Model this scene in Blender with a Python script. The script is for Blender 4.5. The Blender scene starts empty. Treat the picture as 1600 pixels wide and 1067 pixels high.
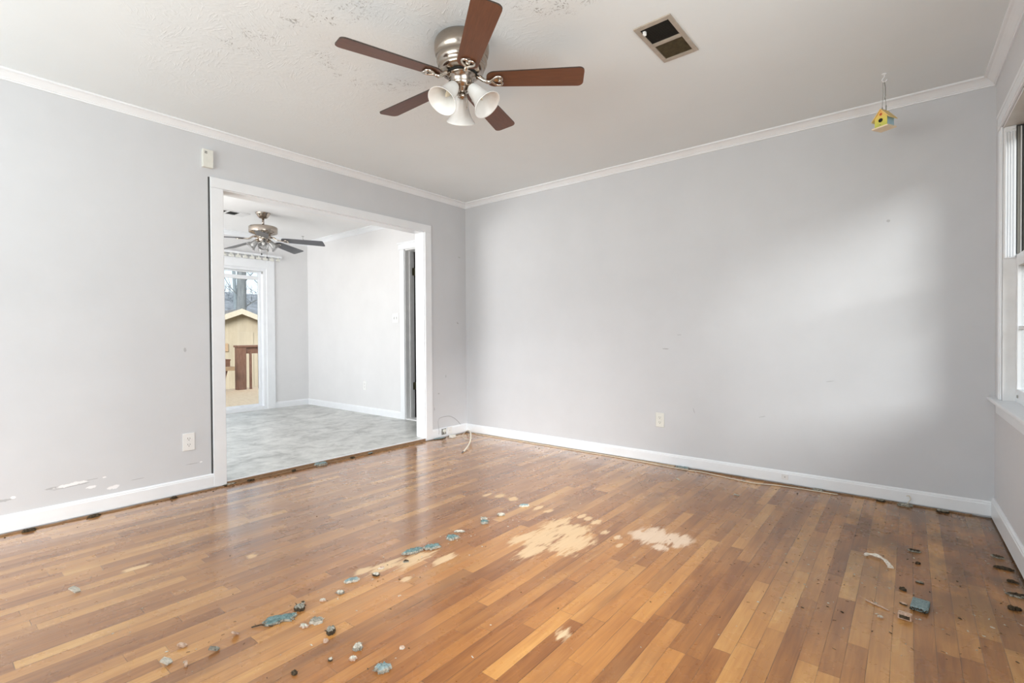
import bpy, bmesh, math, random
from mathutils import Vector, Matrix, noise as mnoise

C = bpy.context.scene.collection
SC = bpy.context.scene
PI = math.pi

# ------------------------------------------------------------------ camera
cam_data = bpy.data.cameras.new('camera')
cam = bpy.data.objects.new('camera', cam_data)
C.objects.link(cam)
SC.camera = cam
cam_data.sensor_width = 36.0
cam_data.lens = 768.7 * 36.0 / 1600.0
cam_data.clip_start = 0.02
cam_data.clip_end = 300
YAW, PITCH, ROLL = -0.68052, -0.011266, -0.006068
CAM = Vector((3.70646, -3.79605, 1.02912))
Fv = Vector((math.sin(YAW) * math.cos(PITCH), math.cos(YAW) * math.cos(PITCH), math.sin(PITCH)))
Rv = Vector((math.cos(YAW), -math.sin(YAW), 0))
Uv = Rv.cross(Fv)
R2 = Rv * math.cos(ROLL) + Uv * math.sin(ROLL)
U2 = -Rv * math.sin(ROLL) + Uv * math.cos(ROLL)
M = Matrix.Identity(4)
for i in range(3):
    M[i][0] = R2[i]; M[i][1] = U2[i]; M[i][2] = -Fv[i]; M[i][3] = CAM[i]
cam.matrix_world = M

# ------------------------------------------------------------------ view
SC.view_settings.view_transform = 'Standard'
SC.view_settings.look = 'None'
SC.view_settings.gamma = 1.0
SC.view_settings.use_curve_mapping = False
SC.view_settings.exposure = 0.0
SC.cycles.max_bounces = 10
SC.cycles.diffuse_bounces = 6
SC.cycles.caustics_reflective = False
SC.cycles.caustics_refractive = False

# ------------------------------------------------------------------ sky, sun, added fill lamps
WORLD_S = 1.5
SUN_S = 5.3
REAR_S = 116.0
SIDE_S = 50.0
DINE_S = 142.0
wd = bpy.data.worlds.new('sky')
SC.world = wd
wd.use_nodes = True
wn = wd.node_tree
wn.nodes.clear()
wo = wn.nodes.new('ShaderNodeOutputWorld')
bg = wn.nodes.new('ShaderNodeBackground')
wtc = wn.nodes.new('ShaderNodeTexCoord')
wsx = wn.nodes.new('ShaderNodeSeparateXYZ')
wcr = wn.nodes.new('ShaderNodeValToRGB')
wcr.color_ramp.elements[0].position = 0.0
wcr.color_ramp.elements[0].color = (1.0, 1.0, 1.0, 1)
wcr.color_ramp.elements[1].position = 0.13
wcr.color_ramp.elements[1].color = (0.70, 0.83, 0.96, 1)
wn.links.new(wtc.outputs['Generated'], wsx.inputs[0])
wn.links.new(wsx.outputs['Z'], wcr.inputs[0])
wn.links.new(wcr.outputs[0], bg.inputs['Color'])
bg.inputs['Strength'].default_value = WORLD_S
wn.links.new(bg.outputs[0], wo.inputs[0])


def light(name, kind, loc, direction, energy, color=(1, 1, 1), size=None, angle=None, spread=None):
    d = bpy.data.lights.new(name, kind)
    d.energy = energy
    d.color = color
    if kind == 'AREA':
        d.shape = 'RECTANGLE'
        d.size, d.size_y = size
        if spread: d.spread = spread
    if angle is not None: d.angle = angle
    o = bpy.data.objects.new(name, d)
    C.objects.link(o)
    o.location = loc
    o.rotation_euler = Vector(direction).to_track_quat('-Z', 'Y').to_euler()
    return o


light('hazy_sun', 'SUN', (12, -8, 8), (-0.78, 0.66, -0.42), SUN_S, (1.0, 0.985, 0.97), angle=math.radians(24))
light('rear_fill_lamp', 'AREA', (1.75, -5.72, 1.45), (0.0, 1, 0.95), REAR_S, (0.915, 0.985, 1.0), size=(3.1, 1.5))  # added fill lamp behind the camera, at an assumed opening, tilted to the ceiling
light('side_fill_lamp', 'AREA', (4.42, -3.2, 1.38), (-1, 0.0, 0.30), SIDE_S, (0.93, 0.985, 1.0), size=(2.0, 1.4))  # added fill lamp outside the unseen second opening, tilted up
light('dining_fill_lamp', 'AREA', (-1.85, -4.45, 1.40), (-0.12, 1, 0.95), DINE_S, (1.0, 0.992, 0.985), size=(2.2, 1.5))  # added fill lamp at an assumed opening, brightens the dining room


# ------------------------------------------------------------------ helpers
class MB:
    """collects geometry for one mesh object"""
    def __init__(self):
        self.v = []; self.f = []; self.m = []; self.s = []

    def add(self, vs, fs, mi=0, smooth=False):
        o = len(self.v)
        self.v += [Vector(p) for p in vs]
        for f in fs:
            self.f.append([i + o for i in f]); self.m.append(mi); self.s.append(smooth)
        return self

    def box(self, a, b, mi=0):
        x0, y0, z0 = [min(p, q) for p, q in zip(a, b)]
        x1, y1, z1 = [max(p, q) for p, q in zip(a, b)]
        vs = [(x0, y0, z0), (x1, y0, z0), (x1, y1, z0), (x0, y1, z0), (x0, y0, z1), (x1, y0, z1), (x1, y1, z1), (x0, y1, z1)]
        return self.add(vs, [(3, 2, 1, 0), (4, 5, 6, 7), (0, 1, 5, 4), (1, 2, 6, 5), (2, 3, 7, 6), (3, 0, 4, 7)], mi)

    def bbox(self, a, b, bev=0.003, mi=0):
        """box with chamfered edges"""
        bm = bmesh.new()
        x0, y0, z0 = [min(p, q) for p, q in zip(a, b)]
        x1, y1, z1 = [max(p, q) for p, q in zip(a, b)]
        bmesh.ops.create_cube(bm, size=1)
        for v in bm.verts:
            v.co = Vector(((x0 + x1) / 2 + v.co.x * (x1 - x0), (y0 + y1) / 2 + v.co.y * (y1 - y0), (z0 + z1) / 2 + v.co.z * (z1 - z0)))
        bev = min(bev, 0.45 * min(x1 - x0, y1 - y0, z1 - z0))
        bmesh.ops.bevel(bm, geom=bm.edges[:], offset=bev, segments=2, affect='EDGES', profile=0.6)
        bm.verts.index_update()
        self.add([v.co.copy() for v in bm.verts], [[v.index for v in f.verts] for f in bm.faces], mi)
        bm.free()
        return self

    def lathe(self, prof, n=32, mi=0, mat=None, smooth=True, cap=True):
        """prof: list of (r, z)"""
        vs = []; fs = []
        for r, z in prof:
            for k in range(n):
                a = 2 * PI * k / n
                vs.append(Vector((r * math.cos(a), r * math.sin(a), z)))
        for i in range(len(prof) - 1):
            for k in range(n):
                k2 = (k + 1) % n
                fs.append((i * n + k, i * n + k2, (i + 1) * n + k2, (i + 1) * n + k))
        if mat is not None: vs = [mat @ p for p in vs]
        self.add(vs, fs, mi, smooth)
        if cap:
            o = len(self.v) - len(vs)
            if prof[0][0] > 1e-5:
                self.f.append([o + k for k in range(n)][::-1]); self.m.append(mi); self.s.append(False)
            if prof[-1][0] > 1e-5:
                b = o + (len(prof) - 1) * n
                self.f.append([b + k for k in range(n)]); self.m.append(mi); self.s.append(False)
        return self

    def tube(self, pts, r, n=8, mi=0, closed=False, smooth=True):
        pts = [Vector(p) for p in pts]
        rr = r if isinstance(r, (list, tuple)) else [r] * len(pts)
        vs = []; fs = []
        N = len(pts)
        prev = None
        for i, p in enumerate(pts):
            if closed: t = pts[(i + 1) % N] - pts[i - 1]
            elif i == 0: t = pts[1] - p
            elif i == N - 1: t = p - pts[i - 1]
            else: t = pts[i + 1] - pts[i - 1]
            t.normalize()
            if prev is None:
                a = Vector((0, 0, 1)) if abs(t.z) < 0.9 else Vector((1, 0, 0))
                u = t.cross(a).normalized()
            else:
                u = (prev - t * prev.dot(t)).normalized()
            prev = u
            w = t.cross(u)
            for k in range(n):
                a = 2 * PI * k / n
                vs.append(p + (u * math.cos(a) + w * math.sin(a)) * rr[i])
        for i in range(N if closed else N - 1):
            j = (i + 1) % N
            for k in range(n):
                k2 = (k + 1) % n
                fs.append((i * n + k, i * n + k2, j * n + k2, j * n + k))
        self.add(vs, fs, mi, smooth)
        if not closed:
            o = len(self.v) - len(vs)
            self.f.append([o + k for k in range(n)][::-1]); self.m.append(mi); self.s.append(False)
            b = o + (N - 1) * n
            self.f.append([b + k for k in range(n)]); self.m.append(mi); self.s.append(False)
        return self

    def prism(self, outline, z0, z1, mi=0, mat=None, axis='z'):
        """extrude a 2d outline between z0 and z1"""
        n = len(outline)
        def P(a, b, c):
            p = {'z': (a, b, c), 'y': (a, c, b), 'x': (c, a, b)}[axis]
            p = Vector(p)
            return mat @ p if mat is not None else p
        vs = [P(a, b, z0) for a, b in outline] + [P(a, b, z1) for a, b in outline]
        fs = [tuple(range(n))[::-1], tuple(range(n, 2 * n))]
        fs += [(i, (i + 1) % n, n + (i + 1) % n, n + i) for i in range(n)]
        return self.add(vs, fs, mi)

    def molding(self, prof, A, B, nrm, m0=0, m1=0, mi=0):
        """extrude closed profile [(p, z)] (p = distance from the wall) from A to B; m0, m1 mitre factors"""
        A, B, nrm = Vector(A), Vector(B), Vector(nrm)
        d = (B - A).normalized()
        n = len(prof)
        vs = [A + nrm * p + Vector((0, 0, z)) + d * p * m0 for p, z in prof]
        vs += [B + nrm * p + Vector((0, 0, z)) - d * p * m1 for p, z in prof]
        fs = [tuple(range(n))[::-1], tuple(range(n, 2 * n))]
        fs += [(i, (i + 1) % n, n + (i + 1) % n, n + i) for i in range(n)]
        return self.add(vs, fs, mi)

    def build(self, name, mats, parent=None, frame=None):
        me = bpy.data.meshes.new(name)
        me.from_pydata([tuple(p) for p in self.v], [], self.f)
        if not isinstance(mats, (list, tuple)): mats = [mats]
        for m in mats: me.materials.append(m)
        me.polygons.foreach_set('material_index', self.m)
        me.polygons.foreach_set('use_smooth', self.s)
        bm = bmesh.new(); bm.from_mesh(me)
        bmesh.ops.recalc_face_normals(bm, faces=bm.faces[:])
        bm.to_mesh(me); bm.free()
        me.update()
        o = bpy.data.objects.new(name, me)
        C.objects.link(o)
        if frame is not None: o.matrix_world = frame
        if parent is not None: o.parent = parent
        return o


def tag(o, label=None, cat=None, group=None, kind=None):
    if label: o['label'] = label
    if cat: o['category'] = cat
    if group: o['group'] = group
    if kind: o['kind'] = kind
    return o


def empty(name, loc, rz=0.0, rot=None):
    o = bpy.data.objects.new(name, None)
    o.empty_display_size = 0.05
    C.objects.link(o)
    o.location = loc
    o.rotation_euler = rot if rot else (0, 0, rz)
    return o


def struct(o):
    o['kind'] = 'structure'
    return o


def children(o):
    return [c for c in bpy.data.objects if c.parent == o]


# ------------------------------------------------------------------ materials
class NT:
    def __init__(self, name):
        self.mat = bpy.data.materials.new(name)
        self.mat.use_nodes = True
        self.t = self.mat.node_tree
        self.t.nodes.clear()
        self.out = self.t.nodes.new('ShaderNodeOutputMaterial')
        self.bsdf = self.t.nodes.new('ShaderNodeBsdfPrincipled')
        self.t.links.new(self.bsdf.outputs[0], self.out.inputs['Surface'])
        self._pos = None

    def link(self, v, sock):
        if isinstance(v, (int, float)): sock.default_value = v
        elif isinstance(v, tuple): sock.default_value = v if len(v) == len(sock.default_value) else (*v, 1.0)
        else: self.t.links.new(v, sock)

    def set(self, name, v):
        self.link(v, self.bsdf.inputs[name]); return self

    def pos(self, obj=False):
        if obj:
            return self.t.nodes.new('ShaderNodeTexCoord').outputs['Object']
        if self._pos is None:
            self._pos = self.t.nodes.new('ShaderNodeNewGeometry').outputs['Position']
        return self._pos

    def sep(self, v):
        n = self.t.nodes.new('ShaderNodeSeparateXYZ'); self.link(v, n.inputs[0]); return n.outputs

    def xyz(self, x, y, z=0.0):
        n = self.t.nodes.new('ShaderNodeCombineXYZ')
        for s, v in zip(n.inputs, (x, y, z)): self.link(v, s)
        return n.outputs[0]

    def m(self, op, a, b=0.0, c=0.0, clamp=False):
        n = self.t.nodes.new('ShaderNodeMath'); n.operation = op; n.use_clamp = clamp
        self.link(a, n.inputs[0]); self.link(b, n.inputs[1]); self.link(c, n.inputs[2])
        return n.outputs[0]

    def smooth(self, v, lo, hi, a=0.0, b=1.0):
        n = self.t.nodes.new('ShaderNodeMapRange'); n.interpolation_type = 'SMOOTHSTEP'
        for s, q in zip(n.inputs, (v, lo, hi, a, b)): self.link(q, s)
        return n.outputs[0]

    def scale(self, v, s):
        n = self.t.nodes.new('ShaderNodeVectorMath'); n.operation = 'MULTIPLY'
        self.link(v, n.inputs[0]); n.inputs[1].default_value = s
        return n.outputs[0]

    def vadd(self, a, b):
        n = self.t.nodes.new('ShaderNodeVectorMath'); n.operation = 'ADD'
        self.link(a, n.inputs[0]); self.link(b, n.inputs[1])
        return n.outputs[0]

    def noise(self, v, scale=5.0, detail=4.0, rough=0.55, dist=0.0, out=0):
        n = self.t.nodes.new('ShaderNodeTexNoise')
        self.link(v, n.inputs['Vector'])
        n.inputs['Scale'].default_value = scale; n.inputs['Detail'].default_value = detail
        n.inputs['Roughness'].default_value = rough; n.inputs['Distortion'].default_value = dist
        return n.outputs[out]

    def vor(self, v, scale=5.0, feature='F1', out='Distance', rand=1.0):
        n = self.t.nodes.new('ShaderNodeTexVoronoi'); n.feature = feature
        self.link(v, n.inputs['Vector']); n.inputs['Scale'].default_value = scale
        n.inputs['Randomness'].default_value = rand
        return n.outputs[out]

    def white(self, v):
        n = self.t.nodes.new('ShaderNodeTexWhiteNoise'); n.noise_dimensions = '3D'
        self.link(v, n.inputs['Vector'])
        return n.outputs['Value']

    def ramp(self, fac, stops, interp='LINEAR'):
        n = self.t.nodes.new('ShaderNodeValToRGB')
        e = n.color_ramp.elements
        n.color_ramp.interpolation = interp
        while len(e) < len(stops): e.new(0.5)
        for el, (p, c) in zip(e, stops):
            el.position = p; el.color = (*c, 1) if len(c) == 3 else c
        self.link(fac, n.inputs[0])
        return n.outputs[0]

    def mix(self, fac, a, b, mode='MIX'):
        n = self.t.nodes.new('ShaderNodeMix'); n.data_type = 'RGBA'; n.blend_type = mode
        self.link(fac, n.inputs[0])
        self.link(a, n.inputs[6]); self.link(b, n.inputs[7])
        return n.outputs[2]

    def bump(self, h, strength=0.3, dist=0.01):
        n = self.t.nodes.new('ShaderNodeBump')
        n.inputs['Strength'].default_value = strength; n.inputs['Distance'].default_value = dist
        self.link(h, n.inputs['Height'])
        self.t.links.new(n.outputs[0], self.bsdf.inputs['Normal'])
        return self

    def ellipse(self, x, y, cx, cy, rx, ry, ang=0.0):
        """1 - normalised distance from an ellipse centre (positive inside)"""
        dx = self.m('SUBTRACT', x, cx); dy = self.m('SUBTRACT', y, cy)
        if ang:
            c, s = math.cos(ang), math.sin(ang)
            ax = self.m('ADD', self.m('MULTIPLY', dx, c), self.m('MULTIPLY', dy, s))
            dy = self.m('SUBTRACT', self.m('MULTIPLY', dy, c), self.m('MULTIPLY', dx, s))
            dx = ax
        dx = self.m('DIVIDE', dx, rx); dy = self.m('DIVIDE', dy, ry)
        q = self.m('SQRT', self.m('ADD', self.m('MULTIPLY', dx, dx), self.m('MULTIPLY', dy, dy)))
        return self.m('SUBTRACT', 1.0, q)


def simple(name, col, rough=0.5, metal=0.0, var=0.06, scale=30.0, bump=0.0, obj=True, spec=None):
    n = NT(name)
    f = n.noise(n.pos(obj), scale, 4)
    dark = tuple(c * (1 - var) for c in col); lite = tuple(min(1, c * (1 + var)) for c in col)
    n.set('Base Color', n.ramp(f, [(0.3, dark), (0.7, lite)]))
    n.set('Roughness', rough).set('Metallic', metal)
    if spec is not None: n.set('Specular IOR Level', spec)
    if bump: n.bump(f, bump, 0.004)
    return n.mat


def wall_paint(name, col, scuffs=(), marks=()):
    """flat paint with a faint mottled roller texture; scuffs = white chips, marks = grey rubs (y, z, ry, rz, angle)"""
    n = NT(name)
    p = n.pos()
    f = n.noise(p, 3.0, 5, 0.6)
    g = n.noise(p, 160.0, 2, 0.5)
    c = n.ramp(f, [(0.3, tuple(q * 0.975 for q in col)), (0.7, tuple(min(1, q * 1.02) for q in col))])
    xs = n.sep(p)
    w = n.noise(p, 30.0, 4, 0.65)
    w = n.m('MULTIPLY', n.m('SUBTRACT', w, 0.5), 1.8)
    for lst, colour, amt in ((marks, (0.30, 0.30, 0.31), 0.55), (scuffs, (0.86, 0.86, 0.87), 0.9)):
        acc = None
        for (a, b, ra, rb, an, ax) in lst:
            e = n.ellipse(xs[ax], xs[2], a, b, ra, rb, an)
            acc = e if acc is None else n.m('MAXIMUM', acc, e)
        if acc is not None:
            mk = n.smooth(n.m('ADD', acc, w), 0.15, 0.4)
            c = n.mix(n.m('MULTIPLY', mk, amt), c, colour)
    n.set('Base Color', c).set('Roughness', 0.55).set('Specular IOR Level', 0.3)
    n.bump(g, 0.08, 0.002)
    return n.mat


M_wall_left = wall_paint('light_grey_wall_paint', (0.59, 0.60, 0.62),
    scuffs=[(-3.21, 0.200, 0.085, 0.012, 0.07, 1), (-3.12, 0.165, 0.03, 0.010, 0, 1), (-3.018, 0.138, 0.045, 0.014, 0, 1),
            (-3.443, 0.187, 0.015, 0.010, 0, 1), (-3.06, 0.207, 0.012, 0.005, 0, 1), (-2.70, 0.09, 0.008, 0.006, 0, 1), (-2.55, 0.195, 0.012, 0.006, 0, 1)],
    marks=[(-3.14, 0.207, 0.06, 0.003, 0.03, 1), (-3.28, 0.197, 0.06, 0.008, 0.0, 1), (-3.20, 0.190, 0.12, 0.004, 0.05, 1), (-3.48, 0.18, 0.05, 0.01, 0, 1),
           (-2.60, 0.193, 0.05, 0.003, 0, 1), (-2.90, 0.16, 0.05, 0.0025, 0.02, 1), (-2.635, 0.95, 0.012, 0.02, 0, 1), (-0.30, 0.62, 0.01, 0.018, 0, 1),
           (-0.13, 1.17, 0.008, 0.014, 0, 1), (-0.40, 0.45, 0.014, 0.008, 0, 1), (-0.46, 0.3, 0.006, 0.02, 0, 1)])
M_wall_back = wall_paint('grey_back_wall_paint', (0.57, 0.58, 0.60),
    marks=[(2.20, 0.92, 0.03, 0.006, 0, 0), (2.42, 0.45, 0.004, 0.03, 0.3, 0), (3.30, 0.72, 0.04, 0.003, 0.2, 0), (2.31, 1.03, 0.02, 0.004, 0, 0), (3.6, 1.72, 0.01, 0.01, 0, 0), (2.9, 0.45, 0.03, 0.003, 0.3, 0)])
M_wall_right = wall_paint('pale_grey_right_wall_paint', (0.66, 0.66, 0.675))
M_wall_dining = wall_paint('pale_dining_wall_paint', (0.70, 0.70, 0.705))
M_trim = simple('white_gloss_trim_paint', (0.785, 0.805, 0.83), 0.32, var=0.025, scale=6)
M_trim_worn = simple('worn_white_trim_paint', (0.74, 0.74, 0.74), 0.4, var=0.06, scale=9)
M_plastic = simple('white_plastic', (0.78, 0.78, 0.77), 0.35, var=0.02)
M_ivory = simple('ivory_plastic', (0.70, 0.70, 0.65), 0.4, var=0.03)
M_dark = simple('dark_recess', (0.015, 0.014, 0.012), 0.8, var=0.2)
M_slot = simple('dark_grey_slot', (0.05, 0.05, 0.05), 0.7, var=0.1)
M_hall = simple('painted_hall_shade', (0.035, 0.030, 0.024), 0.8, var=0.3)  # near-black brown: the shade of the hall put into its colour


def metal_brushed(name, col, rough=0.28):
    n = NT(name)
    p = n.pos(True)
    f = n.noise(n.scale(p, (2, 2, 60)), 12, 3)
    n.set('Base Color', n.ramp(f, [(0.3, tuple(c * 0.88 for c in col)), (0.7, col)]))
    n.set('Metallic', 1.0).set('Roughness', rough)
    return n.mat


M_nickel = metal_brushed('brushed_nickel', (0.44, 0.38, 0.325), 0.21)
M_nickel_bright = metal_brushed('bright_nickel', (0.66, 0.60, 0.53), 0.16)
M_brass = metal_brushed('tarnished_brass', (0.32, 0.29, 0.20), 0.4)
M_alu = metal_brushed('weathered_aluminium', (0.42, 0.42, 0.40), 0.45)


def wood(name, dark, lite, scale=18.0, stretch=(1, 10, 10), rough=0.4, bump=0.0):
    n = NT(name)
    p = n.scale(n.pos(True), stretch)
    f = n.noise(p, scale, 6, 0.6, 0.6)
    n.set('Base Color', n.ramp(f, [(0.25, dark), (0.75, lite)])).set('Roughness', rough)
    if bump: n.bump(f, bump, 0.003)
    return n.mat


M_blade = wood('walnut_fan_blade', (0.098, 0.034, 0.014), (0.165, 0.060, 0.025), 10, (1, 14, 14), 0.42)
M_blade_edge = simple('dark_blade_edge', (0.03, 0.018, 0.012), 0.5)
M_blade2 = wood('charcoal_fan_blade', (0.055, 0.057, 0.065), (0.10, 0.103, 0.115), 10, (1, 14, 14), 0.4)
M_deck = wood('weathered_deck_boards', (0.66, 0.42, 0.24), (0.92, 0.68, 0.46), 6, (1, 8, 8), 0.7)
M_rail = wood('red_brown_railing_stain', (0.13, 0.055, 0.032), (0.24, 0.115, 0.07), 8, (3, 3, 1), 0.6)
M_bench = wood('tan_bench_wood', (0.30, 0.19, 0.11), (0.50, 0.34, 0.21), 8, (6, 1, 6), 0.6)
M_tack = wood('brown_tack_strip_wood', (0.16, 0.085, 0.04), (0.36, 0.22, 0.12), 20, (10, 2, 10), 0.8, 0.4)
M_tack_pale = wood('pale_tack_strip_wood', (0.36, 0.24, 0.14), (0.60, 0.46, 0.32), 20, (2, 10, 10), 0.8, 0.3)
M_soot = wood('weathered_grey_sash_paint', (0.02, 0.02, 0.017), (0.42, 0.41, 0.37), 60, (1.4, 1.4, 0.02), 0.7)


def frosted(name):
    n = NT(name)
    f = n.noise(n.pos(True), 14, 3, 0.5, 1.0)
    n.set('Base Color', n.ramp(f, [(0.3, (0.74, 0.735, 0.71)), (0.7, (0.80, 0.795, 0.78))])).set('Roughness', 0.25)
    n.set('Subsurface Weight', 0.25).set('Subsurface Radius', (0.02, 0.02, 0.02)).set('Subsurface Scale', 0.5)
    return n.mat


M_frost = frosted('white_frosted_glass')


def glass(name, rough=0.0, tint=(1, 1, 1), spec=0.5):
    """thin pane: mostly clear with a fresnel reflection"""
    n = NT(name)
    t = n.t
    tr = t.nodes.new('ShaderNodeBsdfTransparent'); tr.inputs[0].default_value = (*tint, 1)
    gl = t.nodes.new('ShaderNodeBsdfGlossy'); gl.inputs['Roughness'].default_value = rough
    fr = t.nodes.new('ShaderNodeFresnel'); fr.inputs[0].default_value = 1.45
    mx = t.nodes.new('ShaderNodeMixShader')
    f2 = n.m('MULTIPLY', fr.outputs[0], spec)
    t.links.new(f2, mx.inputs[0]); t.links.new(tr.outputs[0], mx.inputs[1]); t.links.new(gl.outputs[0], mx.inputs[2])
    t.links.new(mx.outputs[0], n.out.inputs['Surface'])
    return n.mat


M_glass = glass('window_glass', 0.0, (0.97, 0.985, 0.98), 0.6)
M_glass_shade = glass('clear_lamp_glass', 0.08, (0.95, 0.955, 0.96), 0.9)
def whiten(mat, amt):
    t = mat.node_tree; out = [q for q in t.nodes if q.type == 'OUTPUT_MATERIAL'][0]
    src = out.inputs['Surface'].links[0].from_socket
    df = t.nodes.new('ShaderNodeBsdfDiffuse'); df.inputs[0].default_value = (0.85, 0.85, 0.84, 1)
    mx = t.nodes.new('ShaderNodeMixShader'); mx.inputs[0].default_value = amt
    t.links.new(src, mx.inputs[1]); t.links.new(df.outputs[0], mx.inputs[2]); t.links.new(mx.outputs[0], out.inputs['Surface'])
whiten(M_glass_shade, 0.16)


def ceiling_mat(name, base, stomp=True):
    n = NT(name)
    p = n.pos()
    xs = n.sep(p)
    wob = n.noise(p, 3.0, 3, 0.6, out=1)
    pd = n.vadd(p, n.scale(wob, (0.22, 0.22, 0.0)))
    vc = n.t.nodes.new('ShaderNodeTexVoronoi'); vc.inputs['Scale'].default_value = 8.0; n.link(pd, vc.inputs['Vector'])
    ang = n.m('MULTIPLY', n.sep(vc.outputs['Color'])[0], 6.283)          # every brush stamp fans its own way
    ca_, sa_ = n.m('COSINE', ang), n.m('SINE', ang)
    rx_ = n.m('ADD', n.m('MULTIPLY', xs[0], ca_), n.m('MULTIPLY', xs[1], sa_))
    ry_ = n.m('SUBTRACT', n.m('MULTIPLY', xs[1], ca_), n.m('MULTIPLY', xs[0], sa_))
    strokes = n.noise(n.xyz(n.m('MULTIPLY', rx_, 0.22), ry_, n.sep(vc.outputs['Color'])[1]), 75.0, 4, 0.6, 0.6)
    ridge = n.smooth(strokes, 0.52, 0.68)
    fine = n.noise(p, 60.0, 5, 0.7, 0.5)
    region = n.smooth(n.noise(p, 1.6, 3, 0.5), 0.42, 0.62)
    e1 = n.smooth(n.ellipse(xs[0], xs[1], 1.5, -2.35, 1.4, 1.1), 0.0, 0.5)
    amt = n.m('ADD', 0.06, n.m('MULTIPLY', e1, n.m('ADD', 0.12, n.m('MULTIPLY', region, 0.50))))
    h = n.m('ADD', n.m('MULTIPLY', ridge, amt), n.m('MULTIPLY', fine, n.m('ADD', 0.10, n.m('MULTIPLY', e1, 0.20))))
    c = n.ramp(n.noise(p, 2.0, 4), [(0.3, tuple(q * 0.97 for q in base)), (0.7, base)])
    if stomp:
        # specks of mildew caught in the brush texture, in patches
        mk = None
        for (cx, cy, rx, ry, an) in [(1.72, -2.62, 0.34, 0.13, 0.5), (1.36, -2.30, 0.10, 0.30, 0.3), (1.48, -2.02, 0.22, 0.10, 0.5), (1.25, -2.75, 0.20, 0.12, 0.3), (2.5, -2.05, 0.25, 0.10, 0.6)]:
            e = n.ellipse(xs[0], xs[1], cx, cy, rx, ry, an)
            mk = e if mk is None else n.m('MAXIMUM', mk, e)
        mk = n.smooth(mk, -0.05, 0.7)
        sp = n.noise(n.scale(pd, (1, 1, 1)), 85.0, 3, 0.6, 0.8)
        big = n.smooth(n.noise(p, 14.0, 2), 0.42, 0.62)
        sp = n.m('MULTIPLY', n.smooth(sp, 0.545, 0.64), big)
        c = n.mix(n.m('MULTIPLY', n.m('MULTIPLY', sp, mk), 0.75), c, (0.14, 0.14, 0.13))
    n.set('Base Color', c).set('Roughness', 0.8).set('Specular IOR Level', 0.2)
    n.bump(h, 0.28, 0.008)
    return n.mat


M_ceiling = ceiling_mat('stomped_white_ceiling', (0.79, 0.835, 0.855))
M_ceiling2 = ceiling_mat('white_dining_ceiling', (0.86, 0.86, 0.86), False)


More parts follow.
